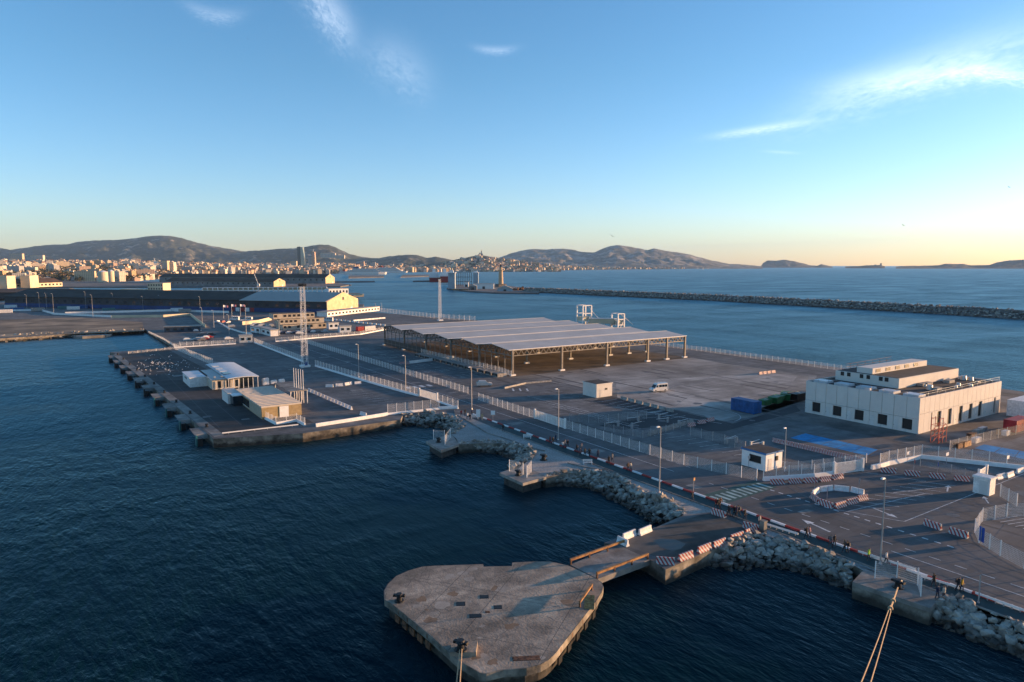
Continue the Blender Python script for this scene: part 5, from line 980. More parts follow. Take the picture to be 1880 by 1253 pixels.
# ================================================================ people
def figure(pose):
    me = bpy.data.meshes.new('body'); J = pose
    names = list(J); vs_ = [J[n][:3] for n in names]; E2 = [('pel', 'chest'), ('chest', 'neck'), ('neck', 'head'), ('head', 'crown'), ('chest', 'shl'), ('shl', 'ell'), ('ell', 'hal'), ('hal', 'fil'), ('chest', 'shr'), ('shr', 'elr'), ('elr', 'har'), ('har', 'fir'), ('pel', 'hil'), ('hil', 'knl'), ('knl', 'anl'), ('anl', 'tol'), ('pel', 'hir'), ('hir', 'knr'), ('knr', 'anr'), ('anr', 'tor')]
    me.from_pydata(vs_, [(names.index(a), names.index(b)) for a, b in E2], []); ob = put(me, 'tmp'); md = ob.modifiers.new('s', 'SKIN'); md.use_smooth_shade = True; ob.modifiers.new('u', 'SUBSURF').levels = 1
    for i, n in enumerate(names): me.skin_vertices[0].data[i].radius = (J[n][3], J[n][3] * (J[n][4] if len(J[n]) > 4 else 1)); me.skin_vertices[0].data[i].use_root = n == 'pel'
    dg = bpy.context.evaluated_depsgraph_get(); out = bpy.data.meshes.new_from_object(ob.evaluated_get(dg)); bpy.data.objects.remove(ob); out.name = 'person'; out.materials.clear()
    for m in (MATS['cloth_top'], MATS['cloth_trousers'], MATS['skin'], MATS['hair'], MATS['shoe']): out.materials.append(m)
    hz = J['head'][2]
    for p in out.polygons:
        c = p.center; p.material_index = 4 if c.z < .09 else 1 if c.z < .86 and abs(c.y) < .22 else 0
        if c.z > J['neck'][2] + .02: p.material_index = 3 if (c.z > hz + .06 or c.x < J['head'][0] - .02) else 2
        if abs(c.y) > .2 and c.z < J['ell'][2] - .18: p.material_index = 2 if c.z < J['hal'][2] + .05 else 0
    return out
M('cloth_top', (.9, .9, .9), .9, var=.05, objcolor=True); M('cloth_trousers', (.03, .035, .05), .9, var=.3, scale=.35); M('skin', (.42, .26, .19), .6, var=.05); M('hair', (.03, .02, .015), .8, var=.2); M('shoe', (.05, .05, .05), .7, var=.3)
def pose(st=.28, lean=.04, arm=.25, bend=.1):
    return {'pel': (0, 0, .93, .145, .8), 'chest': (lean, 0, 1.27, .165, .72), 'neck': (lean + .02, 0, 1.47, .06), 'head': (lean + .05, 0, 1.60, .095), 'crown': (lean + .04, 0, 1.70, .075),
            'shl': (lean, .19, 1.40, .07), 'ell': (lean - arm * .5, .25, 1.13, .05), 'hal': (lean - arm * .2 + bend, .25, .90, .038), 'fil': (lean - arm * .1 + bend * 1.2, .24, .80, .028), 'shr': (lean, -.19, 1.40, .07), 'elr': (lean + arm * .35, -.25, 1.13, .05), 'har': (lean + arm * .9, -.24, .92, .038), 'fir': (lean + arm * 1.1, -.23, .83, .028),
            'hil': (0, .095, .86, .095), 'knl': (st * .6, .10, .48, .065), 'anl': (st * .7, .10, .09, .045), 'tol': (st * .7 + .16, .11, .05, .042), 'hir': (0, -.095, .86, .095), 'knr': (-st * .25, -.10, .47, .065), 'anr': (-st * .95, -.10, .11, .045), 'tor': (-st * .95 + .15, -.11, .05, .042)}
FIG = [figure(pose()), figure(pose(.18, .02, .12, .16)), figure(pose(.04, 0, .05, .12)), figure(pose(-.26, .05, -.22, .1))]
PACK = MB(); PACK.hexa([(-.30, -.14, 1.0), (-.13, -.15, 1.0), (-.13, .15, 1.0), (-.30, .14, 1.0)], [(-.25, -.12, 1.44), (-.12, -.13, 1.46), (-.12, .13, 1.46), (-.25, .12, 1.44)]); PACKM = PACK.mesh('backpack', M('pack_cloth', (.04, .04, .05), .8, var=.2))
clr = {'black': (.018, .018, .02), 'navy': (.02, .03, .07), 'dark red': (.22, .03, .03), 'white': (.62, .6, .57), 'grey': (.16, .16, .17), 'brown': (.14, .08, .05), 'lime': (.42, .62, .04), 'yellow': (.55, .32, .03), 'cream': (.5, .44, .36), 'pink': (.45, .25, .25)}
PP = [(847, 765, 'dark red', 0, 'by the pier gate, leftmost'), (854, 764, 'black', 1, 'standing by the pier gate near the lamp'), (858, 770, 'white', 1, 'at the head of the gravel walk'), (863, 773, 'black', 0, 'crouched next to the white top at the gravel head'), (867, 764, 'navy', 1, 'beside the first gravel walk lamp'), (924, 793, 'black', 0, 'alone by the stone edging'), (1010, 815, 'dark red', 0, 'left of three beside the lane lamp'), (1015, 817, 'black', 1, 'middle of three beside the lane lamp'), (1020, 812, 'navy', 0, 'right of three beside the lane lamp'), (1033, 825, 'white', 3, 'just past the lane lamp'), (1037, 823, 'grey', 0, 'in the second lane group, middle'), (1042, 822, 'black', 1, 'in the second lane group, right'), (1059, 831, 'black', 0, 'at the left of the large lane group'), (1067, 830, 'grey', 3, 'at the back of the large lane group'), (1065, 838, 'navy', 1, 'second in the large lane group'), (1074, 839, 'brown', 0, 'in the middle of the large lane group'), (1082, 839, 'black', 3, 'at the right of the large lane group'), (1098, 842, 'navy', 1, 'walking alone behind the large group'), (1118, 854, 'black', 0, 'left of a pair near the bench'), (1124, 849, 'grey', 1, 'right of a pair near the bench'), (1153, 866, 'brown', 0, 'left of a pair above the curved boulders'), (1158, 865, 'cream', 3, 'right of a pair above the curved boulders'), (1271, 921, 'black', 0, 'waiting at the crossing'), (1314, 934, 'dark red', 0, 'left of three beyond the crossing'), (1318, 936, 'black', 1, 'middle of three beyond the crossing'), (1322, 934, 'brown', 3, 'right of three beyond the crossing'), (1338, 948, 'black', 0, 'leading the group beside the platform'), (1347, 949, 'black', 1, 'second in the group beside the platform'), (1352, 950, 'navy', 3, 'third in the group beside the platform'), (1356, 948, 'grey', 0, 'last in the group beside the platform'), (1367, 955, 'black', 1, 'alone behind the platform group'), (1394, 966, 'cream', 2, 'standing at the concrete pillar'), (1480, 989, 'black', 0, 'left of a pair above the near boulders'), (1486, 987, 'pink', 3, 'right of a pair above the near boulders'), (1524, 1005, 'grey', 0, 'left of the second pair above the near boulders'), (1531, 1005, 'black', 1, 'right of the second pair above the near boulders'), (1550, 1015, 'brown', 0, 'left of the third pair above the near boulders'), (1556, 1015, 'black', 3, 'right of the third pair above the near boulders'), (1594, 1030, 'lime', 1, 'left of the tall lamp'), (1626, 1036, 'white', 0, 'right of the tall lamp'), (1714, 1080, 'black', 0, 'near the crosswise screen'), (1720, 1101, 'navy', 1, 'left of the pair at the boulder edge'), (1732, 1101, 'cream', 2, 'right of the pair at the boulder edge'), (1758, 1086, 'black', 0, 'with a pale backpack by the guard rail'), (1765, 1086, 'yellow', 1, 'beside the pale backpack')]
rnd = random.Random(3)
for x, y, c, k, where in PP:
    h = rnd.uniform(.96, 1.07); heading = rnd.choice((math.pi / 2, -math.pi / 2)) + rnd.uniform(-.35, .35)
    q = put(FIG[k], 'person', None, G(x, y, Z0 + .008), heading, (h, h * rnd.uniform(1.0, 1.15), h)); q.color = (*clr[c], 1)
    tag(q, 'person in a ' + c + ' top ' + where, 'person', 'people walking beside the road')
    if (x + y) % 3 == 0 or x == 1758: b_ = put(PACKM, 'backpack', q)
# ================================================================ port buildings beyond the basin
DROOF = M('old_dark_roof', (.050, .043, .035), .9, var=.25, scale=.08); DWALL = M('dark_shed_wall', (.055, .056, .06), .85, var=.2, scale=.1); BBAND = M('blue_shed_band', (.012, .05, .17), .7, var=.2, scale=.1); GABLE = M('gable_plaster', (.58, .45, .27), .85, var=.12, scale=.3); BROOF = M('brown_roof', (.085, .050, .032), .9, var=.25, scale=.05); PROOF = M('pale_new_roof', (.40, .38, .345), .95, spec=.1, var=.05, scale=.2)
def warehouse(p, rz, ln, wd, ev, rg, label, roof=DROOF, wall=DWALL, band=None, pale=0.0, gable=GABLE, doors=0, windows=0):
    r_ = thing('warehouse', label, 'warehouse', p, rz, 'port warehouses')
    def pb(n, x0, x1, y0, y1, z0, z1, m, par=r_): return build(MB().box(x0, x1, y0, y1, z0, z1), n, m, par)
    pb('long_wall', .6, ln, -wd + .2, -.2, 0, ev, wall)
    if band: pb('lower_band', .8, ln, -.2, .15, .2, ev * .36, band)
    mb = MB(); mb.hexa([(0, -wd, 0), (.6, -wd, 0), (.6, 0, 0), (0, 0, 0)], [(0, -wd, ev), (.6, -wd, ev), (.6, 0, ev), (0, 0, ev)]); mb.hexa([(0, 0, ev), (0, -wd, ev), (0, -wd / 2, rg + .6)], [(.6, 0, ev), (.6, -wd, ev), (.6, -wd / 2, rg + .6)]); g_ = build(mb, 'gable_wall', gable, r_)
    pb('round_window', -.1, 0, -wd / 2 - 1.3, -wd / 2 + 1.3, ev + .2, ev + 2.6, DARKW, g_); pb('gable_door', -.1, 0, -wd * .8, -wd * .8 + 3, 0, 3.2, BW, g_)
    for (a, b, m) in ((.7, ln * pale, PROOF), (ln * pale if pale else .7, ln, roof)):
        if b - a < 2: continue
        for s, (ya, za, yb, zb) in enumerate(((1.0, ev - .2, -wd / 2, rg), (-wd / 2, rg, -wd - 1.0, ev - .2))):
            mb = MB(); mb.hexa([(a, ya, za), (a, yb, zb), (b, yb, zb), (b, ya, za)], [(a, ya, za + .3), (a, yb, zb + .3), (b, yb, zb + .3), (b, ya, za + .3)]); build(mb, 'roof_slope', m, r_)
    for k in range(doors): pb('roller_door', 66 + k * 4.6, 69.6 + k * 4.6, .16, .22, .2, ev * .36, RED if k % 2 == 0 else BW)
    for k in range(windows): x = 6 + k * (ln - 12) / windows; pb('window', x, x + 3, -.2, -.12, ev * .5, ev * .75, GLASS)
    return r_
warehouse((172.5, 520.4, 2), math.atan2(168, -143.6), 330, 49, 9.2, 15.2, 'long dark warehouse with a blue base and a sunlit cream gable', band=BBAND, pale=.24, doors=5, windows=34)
warehouse((*G(503, 527).to_2d(), 2), math.atan2(168, -143.6), 230, 34, 9, 14, 'brown-roofed warehouse with a sunlit stepped gable behind the white gallery', BROOF, M('far_grey_wall', (.22, .21, .2), .9, var=.2, scale=.1), windows=20)
warehouse((*G(598, 521).to_2d(), 2), math.atan2(168, -143.6), 420, 36, 12, 19, 'distant dark-roofed warehouse with a small golden gable', DROOF, MATS['far_grey_wall'], windows=30)
warehouse((*G(112, 548).to_2d(), 2), math.atan2(168, -143.6) + .5, 200, 60, 7, 10, 'broad brown-roofed shed beyond the dark warehouse', BROOF, DWALL, gable=DWALL)
def fbox(name, a, b, depth, h, m, label, cat, roof=None, win=0, storeys=1, group=None, face='y', base=None):
    A_, B_ = G(*a), G(*b); d = B_ - A_; n = d.length; r_ = thing(name, label, cat, A_, math.atan2(d.y, d.x), group); build(MB().box(0, n, 0, depth, 0, h), 'walls', m, r_); build(MB().box(-.3, n + .3, -.3, depth + .3, h, h + .5), 'roof', roof or m, r_)
    for s in range(storeys):
        for k in range(win): w_ = build(MB().box(0, n / win * .5, -.08, 0, 0, h / storeys * .42), 'window', GLASS, r_); w_.location = (n / win * (k + .25), 0, h / storeys * (s + .35))
    return r_
GOLD = M('cream_hall', (.62, .52, .36), .85, var=.08, scale=.1)
q = fbox('long_hall', (-70, 533), (115, 526), 40, 7, GOLD, 'long cream hall with brown roof at the left edge', 'hall', BROOF, 24); mb = MB(); n_ = (G(115, 526) - G(-70, 533)).length; mb.hexa([(-1, -1, 7.5), (n_ + 1, -1, 7.5), (n_ + 1, 41, 7.5), (-1, 41, 7.5)], [(-1, 18, 15), (n_ + 1, 18, 15), (n_ + 1, 22, 15), (-1, 22, 15)]); build(mb, 'pitched_roof', BROOF, q)
for x in (22, 64): fbox('stair_tower', (x - 8, 531 - x * .03), (x + 8, 530 - x * .03), 14, 20, GOLD, 'plain pale tower standing against the long cream hall, ' + ('left' if x < 40 else 'right'), 'tower', group='hall towers')
tank = lambda px, py, r, h, label: [thing('silo', label, 'silo', G(px, py), 0, 'silos')]
for px, py, r, h, lb in ((190, 518.5, 10, 23, 'wide cream storage silo beyond the brown roofs'), (205, 517.5, 6.5, 24, 'narrow cream storage silo beside the wide one')):
    s = thing('silo', lb, 'silo', G(px, py), 0, 'silos'); build(MB().cone(0, 0, 0, h, r, r, 20), 'drum', GOLD, s); build(MB().cone(0, 0, h, h + 3, r, r * .2, 20), 'cap', BW, s)
# office block of stacked modules
ob = thing('module_office', 'three-storey tan office of stacked modules with dark windows', 'building', (102, 399, Z0)); OT = M('office_tan', (.44, .38, .30), .8, var=.06)
for s, (x0, x1, dy) in enumerate(((4, 32, 0), (3, 29, 2.5), (0, 24, 4.5))):
    n = int((x1 - x0) / 2.45)
    for k in range(n):
        a = x0 + k * (x1 - x0) / n; m_ = build(MB().box(a + .05, a + (x1 - x0) / n - .05, dy, 14, s * 3.1, s * 3.1 + 3.0), 'module', OT, ob)
        if (k * 7 + s) % 5 != 4: w_ = build(MB().box(a + .5, a + (x1 - x0) / n - .5, dy - .05, dy, s * 3.1 + 1.0, s * 3.1 + 2.4), 'window', DARKW, m_)
    build(MB().box(x0 - .2, x1 + .2, dy - .3, 14.2, s * 3.1 + 3.0, s * 3.1 + 3.08), 'floor_edge', DWALL, ob)
fbox('dark_blue_cabins', (302, 611), (368, 609), 6, 2.9, M('cabin_navy', (.03, .055, .085), .7, var=.1), 'low dark blue row of cabins by the small car park', 'cabin', BC, 5)
fbox('quay_office', (601, 582), (697, 571), 9, 3.2, BW, 'low white quay building with a row of windows by the sea', 'building', PROOF, 16)
fbox('gatehouse', (440, 630), (464, 629), 4, 3.2, M('hut_white2', (.62, .6, .56), .7), 'small white gatehouse at the far corner of the pier', 'hut', PROOF, 2)
fbox('site_cabin', (460, 610), (478, 613), 4, 3, BW, 'white cabin at the bend of the far road', 'cabin', PROOF, 2); fbox('site_cabin', (480, 613), (497, 618), 4, 3, BW, 'white cabin nearest the office car park fence', 'cabin', PROOF, 2); fbox('site_cabin', (604, 605), (622, 604), 4, 3.4, PALEB2, 'pale blue cabin right of the tan office', 'cabin', PROOF, 2); fbox('site_cabin', (624, 611), (645, 610), 4, 3.2, PALEB2, 'pale blue cabin near the yard fence', 'cabin', PROOF, 2)
container(G(664, 608), .2, CRED, 'small red container in the far yard', 6); container(G(678, 607), .2, BW, 'white container beside the red one in the far yard', 7)
rnd = random.Random(9); cm = [BW, CBLUE, CRED, OCHRE, PALEB2, BC, M('container_teal', (.05, .16, .17), .7)]
for k, (x, y) in enumerate(((10, 575), (32, 571), (45, 563), (55, 560), (20, 566), (70, 572), (118, 568), (135, 569), (150, 567), (225, 566), (246, 567), (325, 572), (340, 574), (200, 572))):
    nm = ['white', 'blue', 'red', 'ochre', 'pale blue', 'grey', 'teal'][k % 7]; container(G(x, y), rnd.uniform(-.4, .4), cm[k % 7], nm + ' container ' + ordn[k % 10] + (' along' if k < 10 else ' further along') + ' the dark warehouse yard', 9, 2.6, 2.8, 'warehouse yard containers')
lowwall([(-60, 573), (75, 571), (100, 578), (205, 583)], 'white wall bordering the far lorry park', 1.4); lowwall([(120, 577), (310, 572), (420, 575)], 'pale wall in front of the dark warehouse', 1.6); lowwall([(205, 584), (300, 583), (350, 580), (362, 590), (378, 602)], 'pale ramp wall climbing past the navy cabins', 1.8, GOLD); lowwall([(400, 592), (420, 604), (445, 612), (462, 614)], 'white kerb wall curving along the far road', .8); lowwall([(445, 597), (475, 594), (498, 588), (498, 582)], 'curved cream wall enclosing the far car park', 2.2, GOLD)
# white passenger gallery on the next pier
A_, B_ = G(372, 543), G(600, 541); d = B_ - A_; n = d.length; gl_ = thing('passenger_gallery', 'long white raised passenger gallery on the next pier', 'gallery', A_, math.atan2(d.y, d.x))
build(MB().box(0, n, 0, 6, 5.5, 6.2), 'deck', WHITE, gl_); build(MB().box(0, n, 0, 6, 9.2, 9.7), 'roof', WHITE, gl_); build(MB().box(0, n, 3, 5.5, 6.2, 9.2), 'glazing', GOLD, gl_)
pm = MB().box(-.5, .5, 0, 6, 0, 9.2).mesh('pier_post', WHITE)
for k in range(26): put(pm, 'pier_post', gl_, (n * k / 25, 0, 0))
fbox('pier_terminal', (272, 541), (300, 541), 20, 14, GOLD, 'sunlit cream terminal block at the root of the white gallery', 'building', None, 6, 3); fbox('pier_house', (222, 540), (268, 541), 14, 6, GOLD, 'low row of sunlit cream buildings left of the terminal block', 'building', None, 8)
fbox('quay_shed', (604, 543), (640, 542), 12, 8, WHITE, 'white block at the seaward end of the white gallery', 'building', PROOF, 6); mb = MB(); a_, b_ = G(640, 541.5, 3), G(667, 541, 8); mb.bar(a_, b_, 1.1); mb.bar(G(655, 543, 2), b_, .8); solo(mb, 'ship_ramp', GOLD, 'cream ramp arm reaching out at the tip of the next pier', 'ramp')
# boarding bridges on the sea side of the shed
def bridge(px, py, h, w_, label):
    p = G(px, py); r_ = thing('boarding_tower', label, 'gangway', p, 0, 'boarding towers')
    for x in (-w_ / 2, w_ / 2):
        for y in (-2.5, 2.5): q = build(MB().box(-.3, .3, -.3, .3, 0, h), 'leg', FENCEW, r_); q.location = (x, y, 0)
    for z in (h, h * .72, h * .45): mb = MB(); mb.bar((-w_ / 2, -2.5, z), (w_ / 2, -2.5, z), .28); mb.bar((-w_ / 2, 2.5, z), (w_ / 2, 2.5, z), .28); mb.bar((-w_ / 2, -2.5, z), (-w_ / 2, 2.5, z), .28); mb.bar((w_ / 2, -2.5, z), (w_ / 2, 2.5, z), .28); build(mb, 'cross_beam', FENCEW, r_)
    mb = MB(); mb.bar((w_ / 2, 0, h * .95), (w_ / 2 + 6, -3, h * .45), .3); mb.bar((-w_ / 2, -2.5, 1), (w_ / 2, -2.5, h * .7), .2); build(mb, 'stair', FENCEW, r_); build(MB().box(-w_ / 2, w_ / 2, -2, 2, h * .45, h * .45 + 2.4), 'cabin', GOLD, r_)
    return p
p1 = bridge(1072, 613, 15.5, 6, 'tall white boarding tower behind the shed roof'); p2 = bridge(1134, 613, 11, 4.5, 'shorter white boarding tower behind the shed roof')
d = p2 - p1; bl = thing('boarding_gallery', 'white covered gallery linking the two boarding towers', 'gangway', p1 + d * .12, math.atan2(d.y, d.x)); build(MB().box(0, d.length * .76, -1.4, 1.4, 5.6, 8.2), 'tube', GOLD, bl); build(MB().box(0, d.length * .76, -1.6, 1.6, 8.2, 8.5), 'roof', BW, bl)
for k in range(4): q = build(MB().box(-.2, .2, -.2, .2, 0, 5.6), 'leg', FENCEW, bl); q.location.x = d.length * .76 * (k + .5) / 4
bg_ = thing('pontoon', 'grey six-sided pontoon moored below the earth bank', 'pontoon', G(171, 620, 0)); build(MB().prism([(-9, -1), (-5, -5), (6, -4), (9, 1), (5, 4), (-6, 4)], -.6, 1.3), 'hull', PIERC, bg_); build(MB().prism([(-8, -1), (-4.6, -4.4), (5.5, -3.5), (8, .9), (4.6, 3.4), (-5.4, 3.4)], 1.3, 1.35), 'deck', PIERC, bg_)
# ================================================================ breakwater, lighthouse, shipyard
front = [G(*p, 0.0) for p in ((2200, 612), (1880, 588), (1700, 576), (1500, 564), (1300, 552.5), (1100, 543.5), (1000, 538.5), (955, 537.5))]
bw = thing('breakwater', 'long low rubble breakwater crossing the bay', 'breakwater', front[1]); o = Vector(front[1]); mb = MB()
mb_pts = []
for a, b in zip(front, front[1:]):
    m_ = max(2, int((b - a).length / 25))
    for i in range(m_): mb_pts.append(a.lerp(b, i / m_))
mb_pts.append(front[-1])
prof = [(0, -.5), (3, 2.6), (7, 3.2), (9, 5.8), (13, 6.0), (20, 2.0), (24, -.5)]
for i in range(len(mb_pts) - 1):
    for (x0, z0), (x1, z1) in zip(prof, prof[1:]):
        f_ = lambda p, x, z: Vector((p.x + x - o.x, p.y + x * .12 - o.y, z + (.9 * mnoise.noise(p * .03 + Vector((x, 0, 0))) if z > 0 else 0)))
        mb.face([f_(mb_pts[i], x0, z0), f_(mb_pts[i], x1, z1), f_(mb_pts[i + 1], x1, z1), f_(mb_pts[i + 1], x0, z0)][::-1])
build(mb, 'mound', M('breakwater_rubble', (.15, .135, .12), .95, var=.45, scale=.35, bump=.8), bw)
rnd = random.Random(13); sp = []
for k in range(4200):
    t = rnd.random() ** .8 * (len(mb_pts) - 1.01); i = int(t); p = mb_pts[i].lerp(mb_pts[i + 1], t - i); x = rnd.choice((rnd.uniform(-.5, 7), rnd.uniform(7, 20))); z = 1.0 + (x * .5 if x < 8 else 5.0 - max(0, x - 13) * .35); sp.append((Vector((p.x + x - o.x, p.y - o.y, z + rnd.uniform(-.6, .9))), rnd.uniform(.9, 2.5), Euler((rnd.uniform(-.6, .6), rnd.uniform(-.6, .6), rnd.uniform(0, 6))), rnd.randrange(12)))
rock_stuff(sp, 'armour_rocks', bw)
slab('shipyard_quay', P((820, 529.5), (860, 534.5), (905, 537), (990, 538), (990, 532), (940, 526), (900, 522), (835, 523), z=2), GREY, 2.0)
lh = thing('lighthouse', 'tall cream stone lighthouse on the shipyard point', 'lighthouse', G(919.5, 527)); SAND = M('lighthouse_stone', (.48, .35, .22), .85, var=.12, scale=.2)
build(MB().cone(0, 0, 0, 28, 4.6, 3.4, 12), 'tower', SAND, lh); build(MB().cone(0, 0, 28, 29.2, 4.6, 4.6, 12), 'gallery', SAND, lh); build(MB().cone(0, 0, 29.2, 34, 2.6, 2.6, 12), 'watch_room', SAND, lh); build(MB().cone(0, 0, 34, 37, 1.7, 1.7, 10), 'lantern', GLASS, lh); build(MB().cone(0, 0, 37, 39.5, 1.9, .2, 10), 'cap', DARKS, lh); build(MB().box(-8, 8, -6, 6, 0, 5), 'base_house', MATS['breakwater_rubble'], lh)
DOCKB = M('dock_bluegrey', (.32, .38, .42), .7, var=.12, scale=.1)
for px, y0, w_, h, lb in ((829, 530.5, 11, 25, 'left pale steel wing wall of the floating dock'), (873.5, 522, 10, 22, 'right pale steel wing wall of the floating dock')):
    q = thing('dock_tower', lb, 'dock', G(px, y0), -HEAD, 'floating dock towers'); build(MB().box(-w_ / 2, w_ / 2, 0, 16, 0, h), 'shaft', DOCKB, q); build(MB().box(-w_ / 2 - 1, w_ / 2 + 1, -1, 17, h, h + 1), 'top_deck', BW, q); build(MB().box(-3, 3, 3, 9, h + 1, h + 4.5), 'control_cabin', BW, q)
tr = thing('gantry_frame', 'grey lattice gantry between the floating dock towers', 'gantry', G(852, 525), -HEAD)
for k in range(9):
    q = build(MB().box(-.4, .4, -.4, .4, 0, 24), 'upright', DARKS, tr); q.location.x = -14 + k * 3.5
for z in (8, 16, 24): mb = MB(); mb.bar((-14, 0, z), (14, 0, z), .5); build(mb, 'girder', DARKS, tr)
def fb2(px, py, w_, dp, h, m, label, name='shed', gable=False, cat='shed', group='shipyard sheds'):
    r_ = thing(name, label, cat, G(px, py), -HEAD, group); build(MB().box(-w_ / 2, w_ / 2, 0, dp, 0, h), 'walls', m, r_)
    mb = MB()
    if gable: mb.hexa([(-w_ / 2 - .5, -.5, h), (w_ / 2 + .5, -.5, h), (w_ / 2 + .5, dp + .5, h), (-w_ / 2 - .5, dp + .5, h)], [(-.2, -.5, h + w_ * .22), (.2, -.5, h + w_ * .22), (.2, dp + .5, h + w_ * .22), (-.2, dp + .5, h + w_ * .22)])
    else: mb.box(-w_ / 2 - .5, w_ / 2 + .5, -.5, dp + .5, h, h + .6)
    build(mb, 'roof', PROOF, r_); build(MB().box(-2, 2, -.1, 0, 0, min(4, h * .7)), 'door', DARKS, r_); return r_
fb2(888, 531, 32, 14, 8, BW, 'wide white shipyard shed before the lighthouse'); fb2(927, 535, 22, 12, 3.6, DOCKB, 'blue-grey gabled shipyard hut right of the lighthouse', gable=True); fb2(868, 533, 12, 10, 6, MATS['far_grey_wall'], 'small grey gabled hut left of the white shipyard shed', gable=True); fb2(856, 527, 8, 8, 8, BW, 'white hut under the lattice gantry'); fb2(845, 533, 24, 4, 1.6, OCHRE, 'low yellow work barge at the shipyard quay', 'work_barge', cat='barge', group='barge')
sp = []; qp = G(962, 533)
for k in range(160): sp.append((Vector((rnd.gauss(0, 11), rnd.gauss(4, 6), rnd.uniform(0, 4.5) * rnd.random())), rnd.uniform(1.5, 3.5), Euler((rnd.uniform(0, 3), rnd.uniform(0, 3), 0)), rnd.choice((4, 10, 4, 0))))
sr = thing('scrap_heap', 'reddish heap of scrap and rubble on the breakwater root', 'heap', qp); rock_stuff(sp, 'scrap', sr); sr.children[0].data.materials[0] = RUST; sr.children[0].data.materials[2] = RUST
# ships
def ship(px, py, D, ln, bm_, hull_h, tiers, hull, label, rz, funnel=RED):
    p = V(px, HY, D); r_ = thing('ship', label, 'ship', (p.x, p.y, 0), rz, 'ships in the far harbour')
    pl = [(-ln / 2, -bm_ / 2), (ln * .3, -bm_ / 2), (ln * .46, -bm_ * .25), (ln / 2, 0), (ln * .46, bm_ * .25), (ln * .3, bm_ / 2), (-ln / 2, bm_ / 2)]; mb = MB(); mb.hexa([(x * .96, y * .9, -1) for x, y in pl], [(x, y, hull_h) for x, y in pl]); build(mb, 'hull', hull, r_); z = hull_h
    for k in range(tiers): s = 1 - .09 * k; t_ = build(MB().box(-ln * .46 * s, ln * .34 * s, -bm_ / 2 + .6 * k, bm_ / 2 - .6 * k, z, z + 3.2), 'deck_tier', BW, r_); build(MB().box(-ln * .44 * s, ln * .345 * s, -bm_ / 2 + .6 * k - .05, bm_ / 2 - .6 * k + .05, z + 1.2, z + 2.2), 'window_band', GLASS, t_); z += 3.2
    build(MB().box(-ln * .3, -ln * .18, -bm_ * .16, bm_ * .16, z, z + 8), 'funnel', funnel, r_); build(MB().cone(ln * .22, 0, z, z + 9, .5, .2, 6), 'mast', BW, r_)
fa = math.pi / 2 - HEAD
ship(796, 505, 1690, 120, 22, 10, 4, CRED, 'red and white ferry seen end-on, left of the pair', fa + .13, BW); ship(816, 505, 1650, 120, 22, 14, 3, CRED, 'red and white ferry seen end-on, right of the pair', fa + .10, BW)
ship(672, 505, 3000, 180, 27, 11, 5, BW, 'big white ferry at the far quay', fa - 1.4, BBAND); ship(715, 500, 3700, 200, 28, 10, 6, BW, 'white cruise ship in the far harbour', fa - 1.6); ship(640, 503, 3200, 90, 18, 6, 2, BW, 'small white ship near the far mole', fa - 1.5)
# ================================================================ the city
def city_mat(name, c):
    m = bpy.data.materials.new(name); m.use_nodes = True; t = m.node_tree; p = t.nodes['Principled BSDF']; p.inputs['Roughness'].default_value = .85
    tc = N(t, 'ShaderNodeTexCoord'); s = N(t, 'ShaderNodeSeparateXYZ'); L(t, tc.outputs['Object'], s.inputs[0]); g = N(t, 'ShaderNodeNewGeometry'); s2 = N(t, 'ShaderNodeSeparateXYZ'); L(t, g.outputs['Normal'], s2.inputs[0])
    u = mth(t, 'ADD', s.outputs[0], s.outputs[1]); a = mth(t, 'MULTIPLY', mth(t, 'GREATER_THAN', mth(t, 'FRACT', mth(t, 'DIVIDE', s.outputs[2], 3.4)), .5), mth(t, 'GREATER_THAN', mth(t, 'FRACT', mth(t, 'DIVIDE', u, 4.0)), .55))
    a = mth(t, 'MULTIPLY', a, mth(t, 'LESS_THAN', mth(t, 'ABSOLUTE', s2.outputs[2]), .5)); mx = N(t, 'ShaderNodeMix', data_type='RGBA'); L(t, mth(t, 'MULTIPLY', a, .8), mx.inputs[0]); mx.inputs[6].default_value = (*c, 1); mx.inputs[7].default_value = (.08, .08, .09, 1); L(t, mx.outputs[2], p.inputs['Base Color']); return m
CM = [city_mat('city_cream', (.62, .48, .31)), city_mat('city_white', (.68, .58, .45)), city_mat('city_ochre', (.52, .34, .18)), city_mat('city_pink', (.54, .37, .26)), city_mat('city_grey', (.42, .40, .37))]
TERR = M('terracotta', (.30, .13, .07), .9, var=.25, scale=.05); FLATR = M('flat_roof', (.35, .32, .28), .9, var=.2, scale=.05)
def block_mesh(k, gable):
    mb = MB(); mb.box(-.5, .5, -.5, .5, -1.0, 1.0)
    if gable: mb.hexa([(-.54, -.54, 1.0), (.54, -.54, 1.0), (.54, .54, 1.0), (-.54, .54, 1.0)], [(-.5, -.03, 1.3), (.5, -.03, 1.3), (.5, .03, 1.3), (-.5, .03, 1.3)], 1)
    else: mb.box(-.5, .5, -.5, .5, 1.0, 1.03, 1); mb.box(-.2, .1, -.2, .2, 1.03, 1.16, 0)
    return mb
BLK = {}
